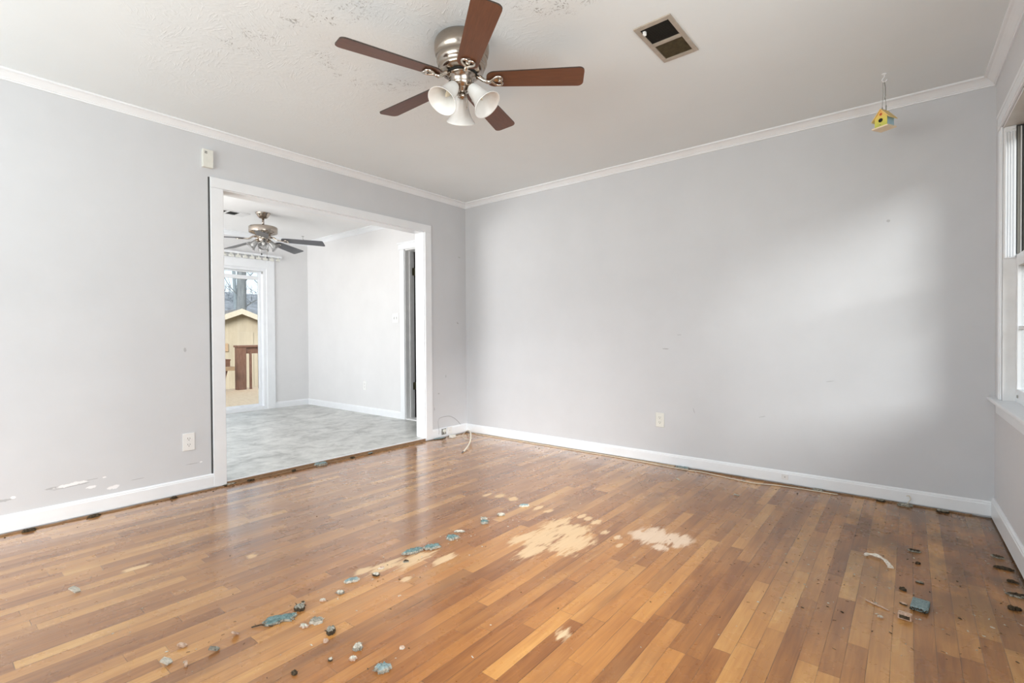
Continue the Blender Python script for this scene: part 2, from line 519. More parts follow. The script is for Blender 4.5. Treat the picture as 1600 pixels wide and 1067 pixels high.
def oak_floor():
    n = NT('worn_strip_oak_floor')
    p = n.pos()
    xs = n.sep(p)
    x, y = xs[0], xs[1]
    Wd = 0.0572
    u = n.m('DIVIDE', x, Wd)
    row = n.m('FLOOR', u)
    fu = n.m('FRACT', u)
    r1 = n.white(n.xyz(row, 3.7, 0.0))
    r2 = n.white(n.xyz(row, 9.1, 1.0))
    ln = n.m('ADD', 0.42, n.m('MULTIPLY', r2, 0.55))
    vv = n.m('ADD', n.m('DIVIDE', y, ln), n.m('MULTIPLY', r1, 9.0))
    idx = n.m('FLOOR', vv)
    fv = n.m('FRACT', vv)
    b1 = n.white(n.xyz(row, idx, 5.0))
    b2 = n.white(n.xyz(row, idx, 8.0))
    b3 = n.white(n.xyz(row, idx, 2.0))
    # grain along y, shifted on every board
    g = n.xyz(n.m('ADD', x, n.m('MULTIPLY', b2, 7.0)), n.m('MULTIPLY', y, 0.055), n.m('MULTIPLY', b1, 11.0))
    grain = n.noise(g, 62.0, 6, 0.62, 0.9)
    broad = n.noise(n.xyz(n.m('ADD', x, n.m('MULTIPLY', b2, 3.0)), n.m('MULTIPLY', y, 0.25), b1), 9.0, 3, 0.5, 0.4)
    tone = n.m('ADD', n.m('ADD', 0.14, n.m('MULTIPLY', n.m('MULTIPLY', b1, b1), 0.62)), n.m('MULTIPLY', n.m('SUBTRACT', broad, 0.5), 0.8))
    tone = n.m('ADD', tone, n.m('MULTIPLY', n.m('SUBTRACT', grain, 0.5), 0.85), clamp=True)
    col = n.ramp(tone, FLOOR_STOPS)
    # finish: amber where the varnish is thick, pinkish grey-brown where it has worn
    big = n.noise(p, 0.75, 3, 0.5)
    amber = n.smooth(n.ellipse(x, y, 2.55, -2.35, 1.25, 1.15), 0.0, 0.6)
    amber = n.m('MULTIPLY', amber, n.smooth(n.m('ADD', big, n.m('MULTIPLY', b3, 0.18)), 0.38, 0.66))
    col = n.mix(n.m('MULTIPLY', amber, 0.55), col, n.mix(1.0, col, (1.10, 0.86, 0.50), 'MULTIPLY'))
    # dull traffic haze
    haze = n.noise(n.scale(p, (1.0, 0.35, 1.0)), 2.6, 4, 0.6)
    col = n.mix(n.m('MULTIPLY', n.smooth(haze, 0.50, 0.78, 0.0, 0.30), n.smooth(x, 2.6, 3.4, 1.0, 0.45)), col, (0.48, 0.33, 0.20))
    # dark dirt along the window wall and in the right corner
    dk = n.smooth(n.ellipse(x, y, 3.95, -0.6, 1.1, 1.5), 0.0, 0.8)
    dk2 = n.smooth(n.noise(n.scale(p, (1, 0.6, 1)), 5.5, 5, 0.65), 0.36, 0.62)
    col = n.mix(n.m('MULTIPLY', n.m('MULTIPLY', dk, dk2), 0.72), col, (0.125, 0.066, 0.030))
    st = n.smooth(n.noise(n.scale(p, (1.5, 0.22, 1)), 6.5, 2, 0.5, 0.3), 0.60, 0.80)
    col = n.mix(n.m('MULTIPLY', st, 0.34), col, (0.15, 0.075, 0.034))
    # shade of the gap under the baseboards, painted along the foot of the walls
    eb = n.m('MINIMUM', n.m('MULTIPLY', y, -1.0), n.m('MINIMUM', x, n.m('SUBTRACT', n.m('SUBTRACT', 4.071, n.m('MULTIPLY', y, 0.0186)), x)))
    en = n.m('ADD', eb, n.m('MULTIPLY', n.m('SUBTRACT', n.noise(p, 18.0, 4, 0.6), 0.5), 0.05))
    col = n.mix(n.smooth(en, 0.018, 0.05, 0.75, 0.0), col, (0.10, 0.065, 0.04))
    # gaps between strips and at their ends
    ex = n.m('MULTIPLY', n.m('MINIMUM', fu, n.m('SUBTRACT', 1.0, fu)), Wd)
    ey = n.m('MULTIPLY', n.m('MINIMUM', fv, n.m('SUBTRACT', 1.0, fv)), ln)
    edge = n.m('MINIMUM', ex, ey)
    gap = n.smooth(edge, 0.0004, 0.0016, 1.0, 0.0)
    gapv = n.smooth(n.noise(n.scale(p, (3, 1, 1)), 3.0, 2), 0.35, 0.7, 0.25, 0.8)
    col = n.mix(n.m('MULTIPLY', gap, gapv), col, (0.10, 0.050, 0.022))
    # bare sanded patches where glue took the varnish off
    wx = n.noise(n.scale(p, (2.6, 0.42, 1)), 17.0, 5, 0.68)
    wx = n.m('MULTIPLY', n.m('SUBTRACT', wx, 0.5), 3.0)
    rowj = n.m('MULTIPLY', n.m('SUBTRACT', r1, 0.5), 0.30)
    acc = None
    for (cx, cy, rx, ry, k) in PATCHES:
        e = n.m('ADD', n.m('MULTIPLY', n.ellipse(x, y, cx, cy, rx, ry), 1.0), k)
        acc = e if acc is None else n.m('MAXIMUM', acc, e)
    mask = n.smooth(n.m('ADD', n.m('ADD', acc, wx), rowj), 0.0, 0.58)
    near = n.smooth(acc, -0.5, 0.2)
    mask = n.m('MULTIPLY', mask, near)
    bare = n.mix(n.smooth(n.ellipse(x, y, 2.74, -1.38, 0.28, 0.25), 0.0, 0.3), (0.75, 0.58, 0.41), (0.74, 0.62, 0.55))
    bare = n.mix(n.m('MULTIPLY', n.m('SUBTRACT', 1.0, grain), 0.40), bare, (0.55, 0.37, 0.22))
    col = n.mix(n.m('MULTIPLY', mask, 0.95), col, bare)
    # hairline pale scratches
    sc = n.noise(n.scale(n.vadd(p, n.scale(n.noise(p, 2.0, 2, out=1), (0.3, 0.3, 0))), (40, 1.2, 1)), 2.2, 2, 0.5)
    scm = n.m('MULTIPLY', n.smooth(sc, 0.70, 0.74), n.smooth(n.noise(p, 2.2, 2), 0.50, 0.62))
    col = n.mix(n.m('MULTIPLY', scm, 0.5), col, (0.55, 0.42, 0.28))
    n.set('Base Color', n.mix(1.0, col, (0.96, 0.90, 0.78), 'MULTIPLY'))
    ro = n.m('ADD', FLOOR_ROUGH, n.m('MULTIPLY', n.noise(p, 7.0, 4, 0.6), 0.16))
    ro = n.m('ADD', ro, n.m('MULTIPLY', mask, 0.3))
    n.set('Roughness', ro).set('Specular IOR Level', 0.5)
    n.set('Coat Weight', n.m('MULTIPLY', n.smooth(x, 1.6, 3.2, 1.0, 0.12), n.m('SUBTRACT', 0.75, n.m('MULTIPLY', mask, 0.7)))).set('Coat IOR', 1.6).set('Coat Roughness', 0.15)
    # cupped boards: each strip is slightly raised at its edges and tilts its own way
    cup = n.m('MULTIPLY', n.m('POWER', n.m('ABSOLUTE', n.m('SUBTRACT', fu, 0.5)), 2.0), 1.2)
    tilt = n.m('MULTIPLY', n.m('SUBTRACT', b3, 0.5), n.m('MULTIPLY', n.m('SUBTRACT', fu, 0.5), 0.5))
    h = n.m('ADD', n.m('ADD', cup, tilt), n.m('MULTIPLY', grain, 0.05))
    h = n.m('SUBTRACT', h, n.m('MULTIPLY', gap, 0.5))
    n.bump(h, 0.55, 0.0024)
    return n.mat


FLOOR_ROUGH = 0.20
FLOOR_STOPS = [(0.0, (0.235, 0.100, 0.037)), (0.30, (0.365, 0.172, 0.064)), (0.62, (0.490, 0.255, 0.095)), (1.0, (0.630, 0.385, 0.160))]
PATCHES = [(2.25, -1.76, 0.11, 0.17, 0.1), (2.40, -1.73, 0.11, 0.14, 0.15), (2.30, -1.92, 0.055, 0.14, 0.1), (2.32, -1.60, 0.10, 0.13, 0.1),
           (2.22, -1.52, 0.035, 0.10, 0.1), (2.17, -1.83, 0.045, 0.10, 0.15), (2.19, -1.60, 0.06, 0.10, 0.0), (2.255, -1.385, 0.022, 0.04, 0.2), (2.30, -1.395, 0.022, 0.035, 0.2),
           (2.36, -1.41, 0.025, 0.04, 0.2), (2.47, -1.50, 0.03, 0.05, 0.0), (1.98, -1.42, 0.02, 0.05, 0.2), (2.06, -1.43, 0.02, 0.04, 0.2),
           (2.70, -1.39, 0.10, 0.12, 0.1), (2.80, -1.37, 0.07, 0.10, 0.1), (2.63, -1.42, 0.06, 0.06, 0.1), (2.76, -1.50, 0.06, 0.06, -0.1),
           (1.94, -2.33, 0.055, 0.14, -0.05), (1.88, -2.45, 0.05, 0.11, -0.1), (2.035, -2.23, 0.03, 0.08, 0.15), (1.84, -2.54, 0.03, 0.05, 0.05),
           (1.66, -1.40, 0.035, 0.05, 0.1), (1.76, -1.39, 0.045, 0.04, 0.0), (1.58, -1.43, 0.02, 0.06, 0.1), (2.78, -2.38, 0.03, 0.05, -0.05), (1.01, -3.155, 0.022, 0.05, 0.15),
           (1.30, -2.78, 0.03, 0.03, 0.0), (2.05, -2.47, 0.025, 0.03, 0.05), (2.60, -1.60, 0.015, 0.03, 0.1), (2.55, -1.52, 0.02, 0.03, 0.1)]
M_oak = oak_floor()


def vinyl_floor():
    n = NT('mottled_grey_vinyl')
    p = n.pos()
    q = n.scale(p, (1.5, 1.25, 1))
    a = n.noise(q, 3.4, 5, 0.62, 0.7)
    b = n.noise(q, 11.0, 5, 0.65, 0.5)
    f = n.m('ADD', n.m('MULTIPLY', a, 0.6), n.m('MULTIPLY', b, 0.4))
    col = n.ramp(f, [(0.34, (0.27, 0.272, 0.255)), (0.48, (0.47, 0.472, 0.45)), (0.66, (0.66, 0.66, 0.63))])
    n.set('Base Color', col).set('Roughness', n.m('ADD', 0.28, n.m('MULTIPLY', b, 0.15)))
    n.bump(b, 0.15, 0.002)
    return n.mat


M_vinyl = vinyl_floor()

# ------------------------------------------------------------------ the room shell
H = 2.44
WX = 4.07097
RA = 0.018596
RW = Matrix.Translation((WX, 0, 0)) @ Matrix.Rotation(RA, 4, 'Z')   # right wall frame: x out of the room, -y along the wall, z up
FX = -3.28            # far dining wall
FZ = 0.030            # dining floor level
OY0, OY1, OZ = -2.405, -0.570, 2.062   # opening in the left wall
DX0, DX1, DZ = -1.025, -0.215, 2.075   # doorway in the dining wall
SY0, SY1, SZ = -2.42, -0.605, 1.985    # sliding door opening

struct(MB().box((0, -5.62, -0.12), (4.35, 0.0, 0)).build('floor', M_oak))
struct(MB().box((FX, -4.2, -0.12), (-0.004, 0.0, FZ)).build('floor_dining', M_vinyl))
struct(MB().box((0, -5.62, H), (4.35, 0.0, H + 0.12)).build('ceiling', M_ceiling))
struct(MB().box((FX, -4.2, H), (0, 0, H + 0.12)).build('ceiling_dining', M_ceiling2))

w = MB()
w.box((-0.12, -5.62, 0), (0, OY0, H)); w.box((-0.12, OY1, 0), (0, 0, H)); w.box((-0.12, OY0, OZ), (0, OY1, H))
struct(w.build('wall_left', M_wall_left))
struct(MB().box((0, 0, -0.1), (4.3, 0.12, H + 0.12)).build('wall_back', M_wall_back))
w = MB()
w.box((FX - 0.12, 0, -0.1), (DX0, 0.12, H + 0.12)); w.box((DX1, 0, -0.1), (0, 0.12, H + 0.12)); w.box((DX0, 0, DZ), (DX1, 0.12, H + 0.12))
struct(w.build('wall_dining', M_wall_dining))
w = MB()
w.box((FX - 0.14, -4.2, -0.1), (FX, SY0, H + 0.12)); w.box((FX - 0.14, SY1, -0.1), (FX, 0, H + 0.12)); w.box((FX - 0.14, SY0, SZ), (FX, SY1, H + 0.12))
w.box((FX - 0.14, SY0, -0.1), (FX, SY1, FZ))
struct(w.build('wall_far', M_wall_dining))
w = MB()
w.box((FX - 0.14, -4.32, -0.1), (-3.0, -4.2, H + 0.12)); w.box((-0.7, -4.32, -0.1), (-0.12, -4.2, H + 0.12))
w.box((-3.0, -4.32, -0.1), (-0.7, -4.2, 0.65)); w.box((-3.0, -4.32, 2.2), (-0.7, -4.2, H + 0.12))
struct(w.build('wall_near', M_wall_dining))
w = MB()
w.box((-0.12, -5.74, -0.1), (0.15, -5.62, H + 0.12)); w.box((3.35, -5.74, -0.1), (4.4, -5.62, H + 0.12))
w.box((0.15, -5.74, -0.1), (3.35, -5.62, 0.65)); w.box((0.15, -5.74, 2.25), (3.35, -5.62, H + 0.12))
struct(w.build('wall_rear', M_wall_left))
# unseen slab added to keep the sun off the left wall
struct(MB().box((-0.12, -8.3, H + 0.02), (4.4, -5.74, H + 0.12)).build('rear_sun_block', M_wall_left))
# right wall with two window openings (local frame)
WS0, WS1, WZ0, WZ1 = 0.225, 1.20, 0.665, 2.095
w = MB()
def rwbox(m, n0, n1, s0, s1, z0, z1, mi=0, bev=None):
    if bev: return m.bbox((n0, -s1, z0), (n1, -s0, z1), bev, mi)
    return m.box((n0, -s1, z0), (n1, -s0, z1), mi)
rwbox(w, 0, 0.15, -0.14, WS0, -0.1, H + 0.12)
rwbox(w, 0, 0.15, WS0, WS1, -0.1, WZ0); rwbox(w, 0, 0.15, WS0, WS1, WZ1, H + 0.12)
rwbox(w, 0, 0.15, WS1, 2.15, -0.1, H + 0.12)
rwbox(w, 0, 0.15, 2.15, 4.35, -0.1, WZ0); rwbox(w, 0, 0.15, 2.15, 4.35, WZ1, H + 0.12)
rwbox(w, 0, 0.15, 4.35, 5.75, -0.1, H + 0.12)
struct(w.build('wall_right', M_wall_right, frame=RW))

# crown mouldings
CP, CD = 0.0533, 0.0493
crown = [(0, H), (CP, H), (CP, H - 0.008), (CP - 0.004, H - 0.011), (CP - 0.013, H - 0.013), (CP - 0.024, H - 0.021), (0.017, H - 0.033),
         (0.013, H - 0.037), (0.013, H - 0.041), (0.008, H - 0.043), (0.007, H - CD), (0, H - CD)]
struct(MB().molding(crown, (0, -5.6, 0), (0, 0, 0), (1, 0, 0), 1, 1).build('trim_1', M_trim))
struct(MB().molding(crown, (0, 0, 0), (WX, 0, 0), (0, -1, 0), 1, 1).build('trim_2', M_trim))
struct(MB().molding(crown, (0, 0, 0), (0, -5.6, 0), (-1, 0, 0), 1, 0).build('trim_3', M_trim, frame=RW))
struct(MB().molding([(p * 1.15, H - (H - z) * 1.15) for p, z in crown], (-0.12, 0, 0), (FX, 0, 0), (0, -1, 0), 1, 1).build('trim_4', M_trim))
struct(MB().molding([(p * 1.15, H - (H - z) * 1.15) for p, z in crown], (FX, 0, 0), (FX, -4.2, 0), (1, 0, 0), 1, 1).build('trim_5', M_trim))
struct(MB().molding([(p * 1.15, H - (H - z) * 1.15) for p, z in crown], (-0.12, -4.2, 0), (-0.12, 0, 0), (-1, 0, 0), 1, 1).build('trim_6', M_trim))

# baseboards: a little above the stripped floor
BT = 0.014
def bprof(h, g=0.012):
    return [(0, g), (BT, g), (BT, g + h - 0.018), (BT - 0.003, g + h - 0.013), (BT - 0.003, g + h - 0.008), (BT - 0.008, g + h - 0.003), (BT - 0.010, g + h), (0, g + h)]
struct(MB().molding(bprof(0.090), (0, -5.6, 0), (0, -2.477, 0), (1, 0, 0), 0, 0).build('baseboard_left', M_trim))
struct(MB().molding(bprof(0.085), (0, -0.497, 0), (0, 0, 0), (1, 0, 0), 0, 1).build('baseboard_corner', M_trim))
struct(MB().molding(bprof(0.080), (0, 0, 0), (WX, 0, 0), (0, -1, 0), 1, 1).build('baseboard_back', M_trim))
struct(MB().molding(bprof(0.105), (0, 0, 0), (0, -5.6, 0), (-1, 0, 0), 1, 0).build('baseboard_right', M_trim, frame=RW))
struct(MB().molding(bprof(0.085, FZ), (FX, 0, 0), (-1.10, 0, 0), (0, -1, 0), 1, 0).build('baseboard_dining', M_trim))
struct(MB().molding(bprof(0.085, FZ), (FX, -0.50, 0), (FX, 0, 0), (1, 0, 0), 0, 1).build('baseboard_far', M_trim))

# casing and jamb lining of the wide opening
t7 = MB()
cw = 0.072
for x0, x1 in ((0.0, 0.016), (-0.136, -0.12)):
    t7.bbox((x0, OY0 - cw, 0.008), (x1, OY0 + 0.008, OZ - 0.0085), 0.003)
    t7.bbox((x0, OY1 - 0.008, 0.008), (x1, OY1 + cw, OZ - 0.0085), 0.003)
    t7.bbox((x0, OY0 - cw, OZ - 0.008), (x1, OY1 + cw, OZ + 0.062), 0.003)
t7.box((-0.121, OY0 + 0.0003, 0.001), (0.001, OY0 + 0.014, OZ - 0.0145)); t7.box((-0.121, OY1 - 0.014, 0.001), (0.001, OY1 - 0.0003, OZ - 0.0145)); t7.box((-0.121, OY0 + 0.0003, OZ - 0.014), (0.001, OY1 - 0.0003, OZ - 0.0003))
t7.box((-0.11, OY1 - 0.021, FZ), (-0.01, OY1 - 0.014, FZ + 0.018))
struct(t7.build('trim_7', M_trim))
# dark open joint beside the left casing
struct(MB().box((0.0, OY0 - cw - 0.010, 0.10), (0.004, OY0 - cw, OZ + 0.060)).build('trim_8', M_slot))
# vinyl edge and the wooden nosing in the opening
struct(MB().box((-0.004, OY0 + 0.014, FZ - 0.006), (0.003, OY1 - 0.014, FZ + 0.002)).build('trim_9', M_trim))
struct(MB().box((-0.004, OY0 + 0.014, 0.0), (0.006, OY1 - 0.014, FZ - 0.006)).build('trim_10', M_tack))

# ------------------------------------------------------------------ doorway in the dining wall, leaf standing open beyond it
d1 = struct(empty('door_1', (DX0, 0, FZ)))
o = Matrix.Translation((-DX0, 0, -FZ))
def dl(m, *a): return m.box(*a)
m = MB()
for x0, x1 in ((DX0 - 0.075, DX0 + 0.006), (DX1 - 0.006, DX1 + 0.075)):
    m.bbox((x0, -0.016, FZ), (x1, 0, DZ - 0.0005), 0.003)
m.bbox((DX0 - 0.095, -0.020, DZ), (DX1 + 0.095, 0, DZ + 0.075), 0.004)
m.bbox((DX0 - 0.105, -0.030, DZ + 0.066), (DX1 + 0.105, 0, DZ + 0.085), 0.004)
m.build('casing', M_trim, d1, None).matrix_parent_inverse = d1.matrix_world.inverted() if False else Matrix.Translation((-DX0, 0, -FZ))
m = MB()
m.box((DX0, -0.001, FZ), (DX0 + 0.014, 0.135, DZ)); m.box((DX1 - 0.014, -0.001, FZ), (DX1, 0.135, DZ)); m.box((DX0, -0.001, DZ - 0.014), (DX1, 0.135, DZ))
m.box((DX0 + 0.014, 0.06, FZ), (DX0 + 0.026, 0.095, DZ - 0.014))
m.build('jamb', M_trim_worn, d1).matrix_parent_inverse = o
m = MB()
m.bbox((DX0 + 0.012, 0.178, FZ + 0.01), (DX0 + 0.047, 0.95, DZ - 0.02), 0.003)
m.build('door_leaf', M_trim_worn, d1).matrix_parent_inverse = o
for hz in (0.425, 1.82):
    m = MB()
    m.tube([(DX0 + 0.030, 0.150, hz - 0.05), (DX0 + 0.030, 0.150, hz + 0.05)], 0.008, 12)
    m.box((DX0 + 0.014, 0.10, hz - 0.045), (DX0 + 0.017, 0.150, hz + 0.045))
    m.box((DX0 + 0.03, 0.150, hz - 0.045), (DX0 + 0.033, 0.186, hz + 0.045))
    for k in range(3): m.lathe([(0.0, 0.0), (0.004, 0.0), (0.003, 0.002), (0, 0.0025)], 8, mat=Matrix.Translation((DX0 + 0.017, 0.115 + 0.012 * (k % 2), hz - 0.03 + 0.03 * k)) @ Matrix.Rotation(PI / 2, 4, 'Y'))
    m.build('hinge', M_brass, d1).matrix_parent_inverse = o
# hall behind it, its darkness painted into the surface colour
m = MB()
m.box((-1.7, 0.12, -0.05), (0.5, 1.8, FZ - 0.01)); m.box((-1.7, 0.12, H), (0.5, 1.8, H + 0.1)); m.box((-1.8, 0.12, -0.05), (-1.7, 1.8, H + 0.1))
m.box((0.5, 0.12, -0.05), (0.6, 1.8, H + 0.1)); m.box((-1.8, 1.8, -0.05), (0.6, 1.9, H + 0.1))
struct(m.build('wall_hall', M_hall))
struct(MB().box((DX0 + 0.014, 0.0, FZ - 0.01), (DX1 - 0.014, 0.13, FZ + 0.012)).build('trim_11', M_trim_worn))

# ------------------------------------------------------------------ sliding door in the far wall
d2 = struct(empty('door_2', (FX, SY1, FZ)))
o = Matrix.Translation((-FX, -SY1, -FZ))
def part(m, name, mat, parent, off): 
    q = m.build(name, mat, parent); q.matrix_parent_inverse = off; return q
m = MB()
m.bbox((FX, SY1 - 0.006, FZ), (FX + 0.018, SY1 + 0.105, SZ + 0.115), 0.004); m.bbox((FX, SY0 - 0.105, FZ), (FX + 0.018, SY0 + 0.006, SZ + 0.115), 0.004)
m.bbox((FX, SY0 + 0.0062, SZ - 0.006), (FX + 0.0176, SY1 - 0.0062, SZ + 0.1148), 0.003)
part(m, 'casing', M_trim, d2, o)
m = MB()
m.box((FX - 0.139, SY1 - 0.045, FZ + 0.0455), (FX - 0.001, SY1 - 0.0005, SZ - 0.0405)); m.box((FX - 0.139, SY0 + 0.0005, FZ + 0.0455), (FX - 0.001, SY0 + 0.045, SZ - 0.0405)); m.box((FX - 0.139, SY0 + 0.0005, SZ - 0.04), (FX - 0.001, SY1 - 0.0005, SZ - 0.0005)); m.box((FX - 0.139, SY0 + 0.007, FZ + 0.0005), (FX + 0.010, SY1 - 0.007, FZ + 0.045))
part(m, 'door_frame', M_trim, d2, o)
m = MB()
ym = (SY0 + SY1) / 2
for (ya, yb, xx) in ((ym - 0.03, SY1 - 0.045, -0.075), (SY0 + 0.045, ym + 0.03, -0.115)):
    z0_, z1_ = FZ + 0.046, SZ - 0.042
    m.bbox((FX + xx - 0.03, yb - 0.035, z0_), (FX + xx, yb - 0.001, z1_), 0.003); m.bbox((FX + xx - 0.03, ya + 0.001, z0_), (FX + xx, ya + 0.04, z1_), 0.003)
    for za, zb in ((z0_, z0_ + 0.03), (z1_ - 0.016, z1_), (SZ - 0.155, SZ - 0.105)):
        m.box((FX + xx - 0.029, ya + 0.0405, za), (FX + xx - 0.001, yb - 0.0355, zb))
sash = part(m, 'door_panel', M_trim, d2, o)
for (ya, yb, xx) in ((ym, SY1 - 0.075, -0.092), (SY0 + 0.08, ym, -0.132)):
    q = MB().box((FX + xx, ya, FZ + 0.07), (FX + xx + 0.004, yb, SZ - 0.05)).build('pane', M_glass, sash)
m = MB(); m.bbox((FX - 0.03, SY1 - 0.058, SZ - 0.072), (FX - 0.004, SY1 - 0.0455, SZ - 0.044), 0.003)
part(m, 'latch', M_alu, d2, o)

# vertical-blind track with empty carrier clips over the sliding door
hr = empty('blind_headrail', (FX, -1.46, 2.14))
tag(hr, 'white vertical-blind headrail with empty carrier clips above the sliding glass door', 'blind rail')
o = Matrix.Translation((-FX, 1.46, -2.14))
part(MB().bbox((FX + 0.018, -2.52, 2.148), (FX + 0.062, -0.415, 2.175), 0.003), 'rail', M_trim, hr, o)
yy = -0.46
clip0 = None
while yy > -1.35:
    m = MB()
    m.bbox((FX + 0.030, yy - 0.006, 2.125), (FX + 0.050, yy + 0.006, 2.148), 0.002); m.bbox((FX + 0.034, yy - 0.031, 2.098), (FX + 0.046, yy + 0.031, 2.130), 0.004)
    part(m, 'carrier_clip', M_ivory, hr, o)
    yy -= 0.088

# ------------------------------------------------------------------ window in the right wall (double hung)
w1 = struct(empty('window_1', (WX, 0, WZ0)))
w1.matrix_world = RW @ Matrix.Translation((0, -WS0, WZ0))
ow = Matrix.Translation((0, WS0, -WZ0))
def wp(m, name, mat, parent=None):
    q = m.build(name, mat, parent or w1); q.matrix_parent_inverse = ow if parent is None else Matrix.Identity(4); return q
m = MB()
rwbox(m, -0.009, 0, WS0 - 0.085, WS0 + 0.004, WZ0 + 0.017, WZ1 - 0.0045, bev=0.004)
rwbox(m, -0.016, 0, WS1 - 0.004, WS1 + 0.085, WZ0 + 0.017, WZ1 - 0.0045, bev=0.004)
rwbox(m, -0.010, 0, WS0 - 0.085, WS1 + 0.085, WZ1 - 0.004, WZ1 + 0.080, bev=0.004)
rwbox(m, -0.014, -0.001, WS0 - 0.086, WS1 + 0.086, WZ1 + 0.062, WZ1 + 0.081, bev=0.004)
rwbox(m, -0.0115, -0.001, WS0 - 0.030, WS0 - 0.012, WZ0 + 0.017, WZ1 - 0.02, bev=0.003)
rwbox(m, -0.014, -0.001, WS0 - 0.030, WS1 + 0.03, WZ1 + 0.006, WZ1 + 0.024, bev=0.003)
wp(m, 'casing', M_trim)
m = MB()
rwbox(m, 0.0005, 0.149, WS0 + 0.0003, WS0 + 0.012, WZ0 + 0.006, WZ1 - 0.016); rwbox(m, 0.0005, 0.149, WS1 - 0.012, WS1 - 0.0003, WZ0 + 0.006, WZ1 - 0.016); rwbox(m, 0.0005, 0.149, WS0 + 0.0003, WS1 - 0.0003, WZ1 - 0.015, WZ1 - 0.0003)
rwbox(m, 0.051, 0.149, WS0 + 0.0003, WS1 - 0.0003, WZ0 + 0.0003, WZ0 + 0.005)
wp(m, 'window_frame', M_trim_worn)
# ribbed white sash track above the lower sash
m = MB()
for k in range(4):
    rwbox(m, 0.006 + 0.010 * k, 0.012 + 0.010 * k, WS0 + 0.012, WS0 + 0.030, 1.415, WZ1 - 0.045, bev=0.0015)
rwbox(m, 0.004, 0.046, WS0 + 0.012, WS0 + 0.024, 1.41, WZ1 - 0.04, bev=0.002)
rwbox(m, 0.004, 0.046, WS0 + 0.012, WS0 + 0.026, WZ1 - 0.042, WZ1 - 0.016, bev=0.002)
rwbox(m, 0.030, 0.042, WS0 + 0.024, WS0 + 0.030, WZ1 - 0.034, WZ1 - 0.022)
wp(m, 'sash_track', M_trim)
# weathered outer track beside it, where the upper sash runs
m = MB()
for n0_, n1_, mi_ in ((0.0455, 0.0500, 1), (0.0505, 0.0610, 0), (0.0615, 0.0665, 2), (0.0670, 0.0720, 1), (0.0725, 0.0850, 0)):
    rwbox(m, n0_, n1_, WS0 + 0.0125, WS0 + (0.016 if mi_ == 1 else 0.021), 1.43, WZ1 - 0.02, mi_)
rwbox(m, 0.0455, 0.085, WS0 + 0.0125, WS0 + 0.024, WZ1 - 0.022, WZ1 - 0.0165, 1)
wp(m, 'outer_track', [M_soot, M_slot, M_trim_worn])
def sash_mesh(n0, n1, z0, z1, st, rt, rb, bars):
    m = MB()
    a, b = WS0 + 0.014, WS1 - 0.014
    rwbox(m, n0, n1, a, a + st, z0, z1, bev=0.003); rwbox(m, n0, n1, b - st, b, z0, z1, bev=0.003)
    rwbox(m, n0, n1, a + st - 0.002, b - st + 0.002, z1 - rt, z1, bev=0.003); rwbox(m, n0, n1, a + st - 0.002, b - st + 0.002, z0, z0 + rb, bev=0.003)
    if bars:
        zm = (z0 + rb + z1 - rt) / 2
        rwbox(m, n0 + 0.006, n1 - 0.006, a + st, b - st, zm - 0.009, zm + 0.009, bev=0.003)
        for k in (1, 2):
            s_ = a + st + (b - a - 2 * st) * k / 3
            rwbox(m, n0 + 0.006, n1 - 0.006, s_ - 0.009, s_ + 0.009, z0 + rb, z1 - rt, bev=0.003)
    return m
lo = wp(sash_mesh(0.048, 0.080, WZ0 + 0.006, 1.425, 0.040, 0.060, 0.075, True), 'lower_sash', M_trim)
m = MB(); rwbox(m, 0.062, 0.066, WS0 + 0.05, WS1 - 0.05, WZ0 + 0.075, 1.37); q = m.build('pane', M_glass, lo)
m = MB(); m.lathe([(0, 0), (0.008, 0), (0.007, 0.004), (0, 0.005)], 12, mat=Matrix.Translation((0.048, -0.30, WZ0 + 0.045)) @ Matrix.Rotation(-PI / 2, 4, 'Y')); q = m.build('sash_stop', M_alu, lo)
up = wp(sash_mesh(0.086, 0.116, 1.37, WZ1 - 0.016, 0.036, 0.045, 0.05, False), 'upper_sash', M_soot)
m = MB(); rwbox(m, 0.099, 0.103, WS0 + 0.05, WS1 - 0.05, 1.41, WZ1 - 0.05); q = m.build('pane', M_glass, up)
m = MB()
rwbox(m, 0.118, 0.140, WS0 + 0.012, WS0 + 0.034, WZ0 + 0.01, WZ1 - 0.02, bev=0.003); rwbox(m, 0.118, 0.140, WS1 - 0.034, WS1 - 0.012, WZ0 + 0.01, WZ1 - 0.02, bev=0.003)
rwbox(m, 0.118, 0.140, WS0 + 0.012, WS1 - 0.012, WZ1 - 0.045, WZ1 - 0.02, bev=0.003); rwbox(m, 0.118, 0.140, WS0 + 0.012, WS1 - 0.012, WZ0 + 0.01, WZ0 + 0.03, bev=0.003)
wp(m, 'storm_frame', M_alu)
m = MB(); rwbox(m, -0.036, 0.050, WS0 - 0.195, WS1 + 0.12, WZ0 - 0.004, WZ0 + 0.016, bev=0.006)
wp(m, 'window_sill', M_trim)
m = MB(); rwbox(m, -0.013, 0, WS0 - 0.085, WS1 + 0.08, WZ0 - 0.062, WZ0 - 0.004, bev=0.004)
wp(m, 'apron', M_trim)

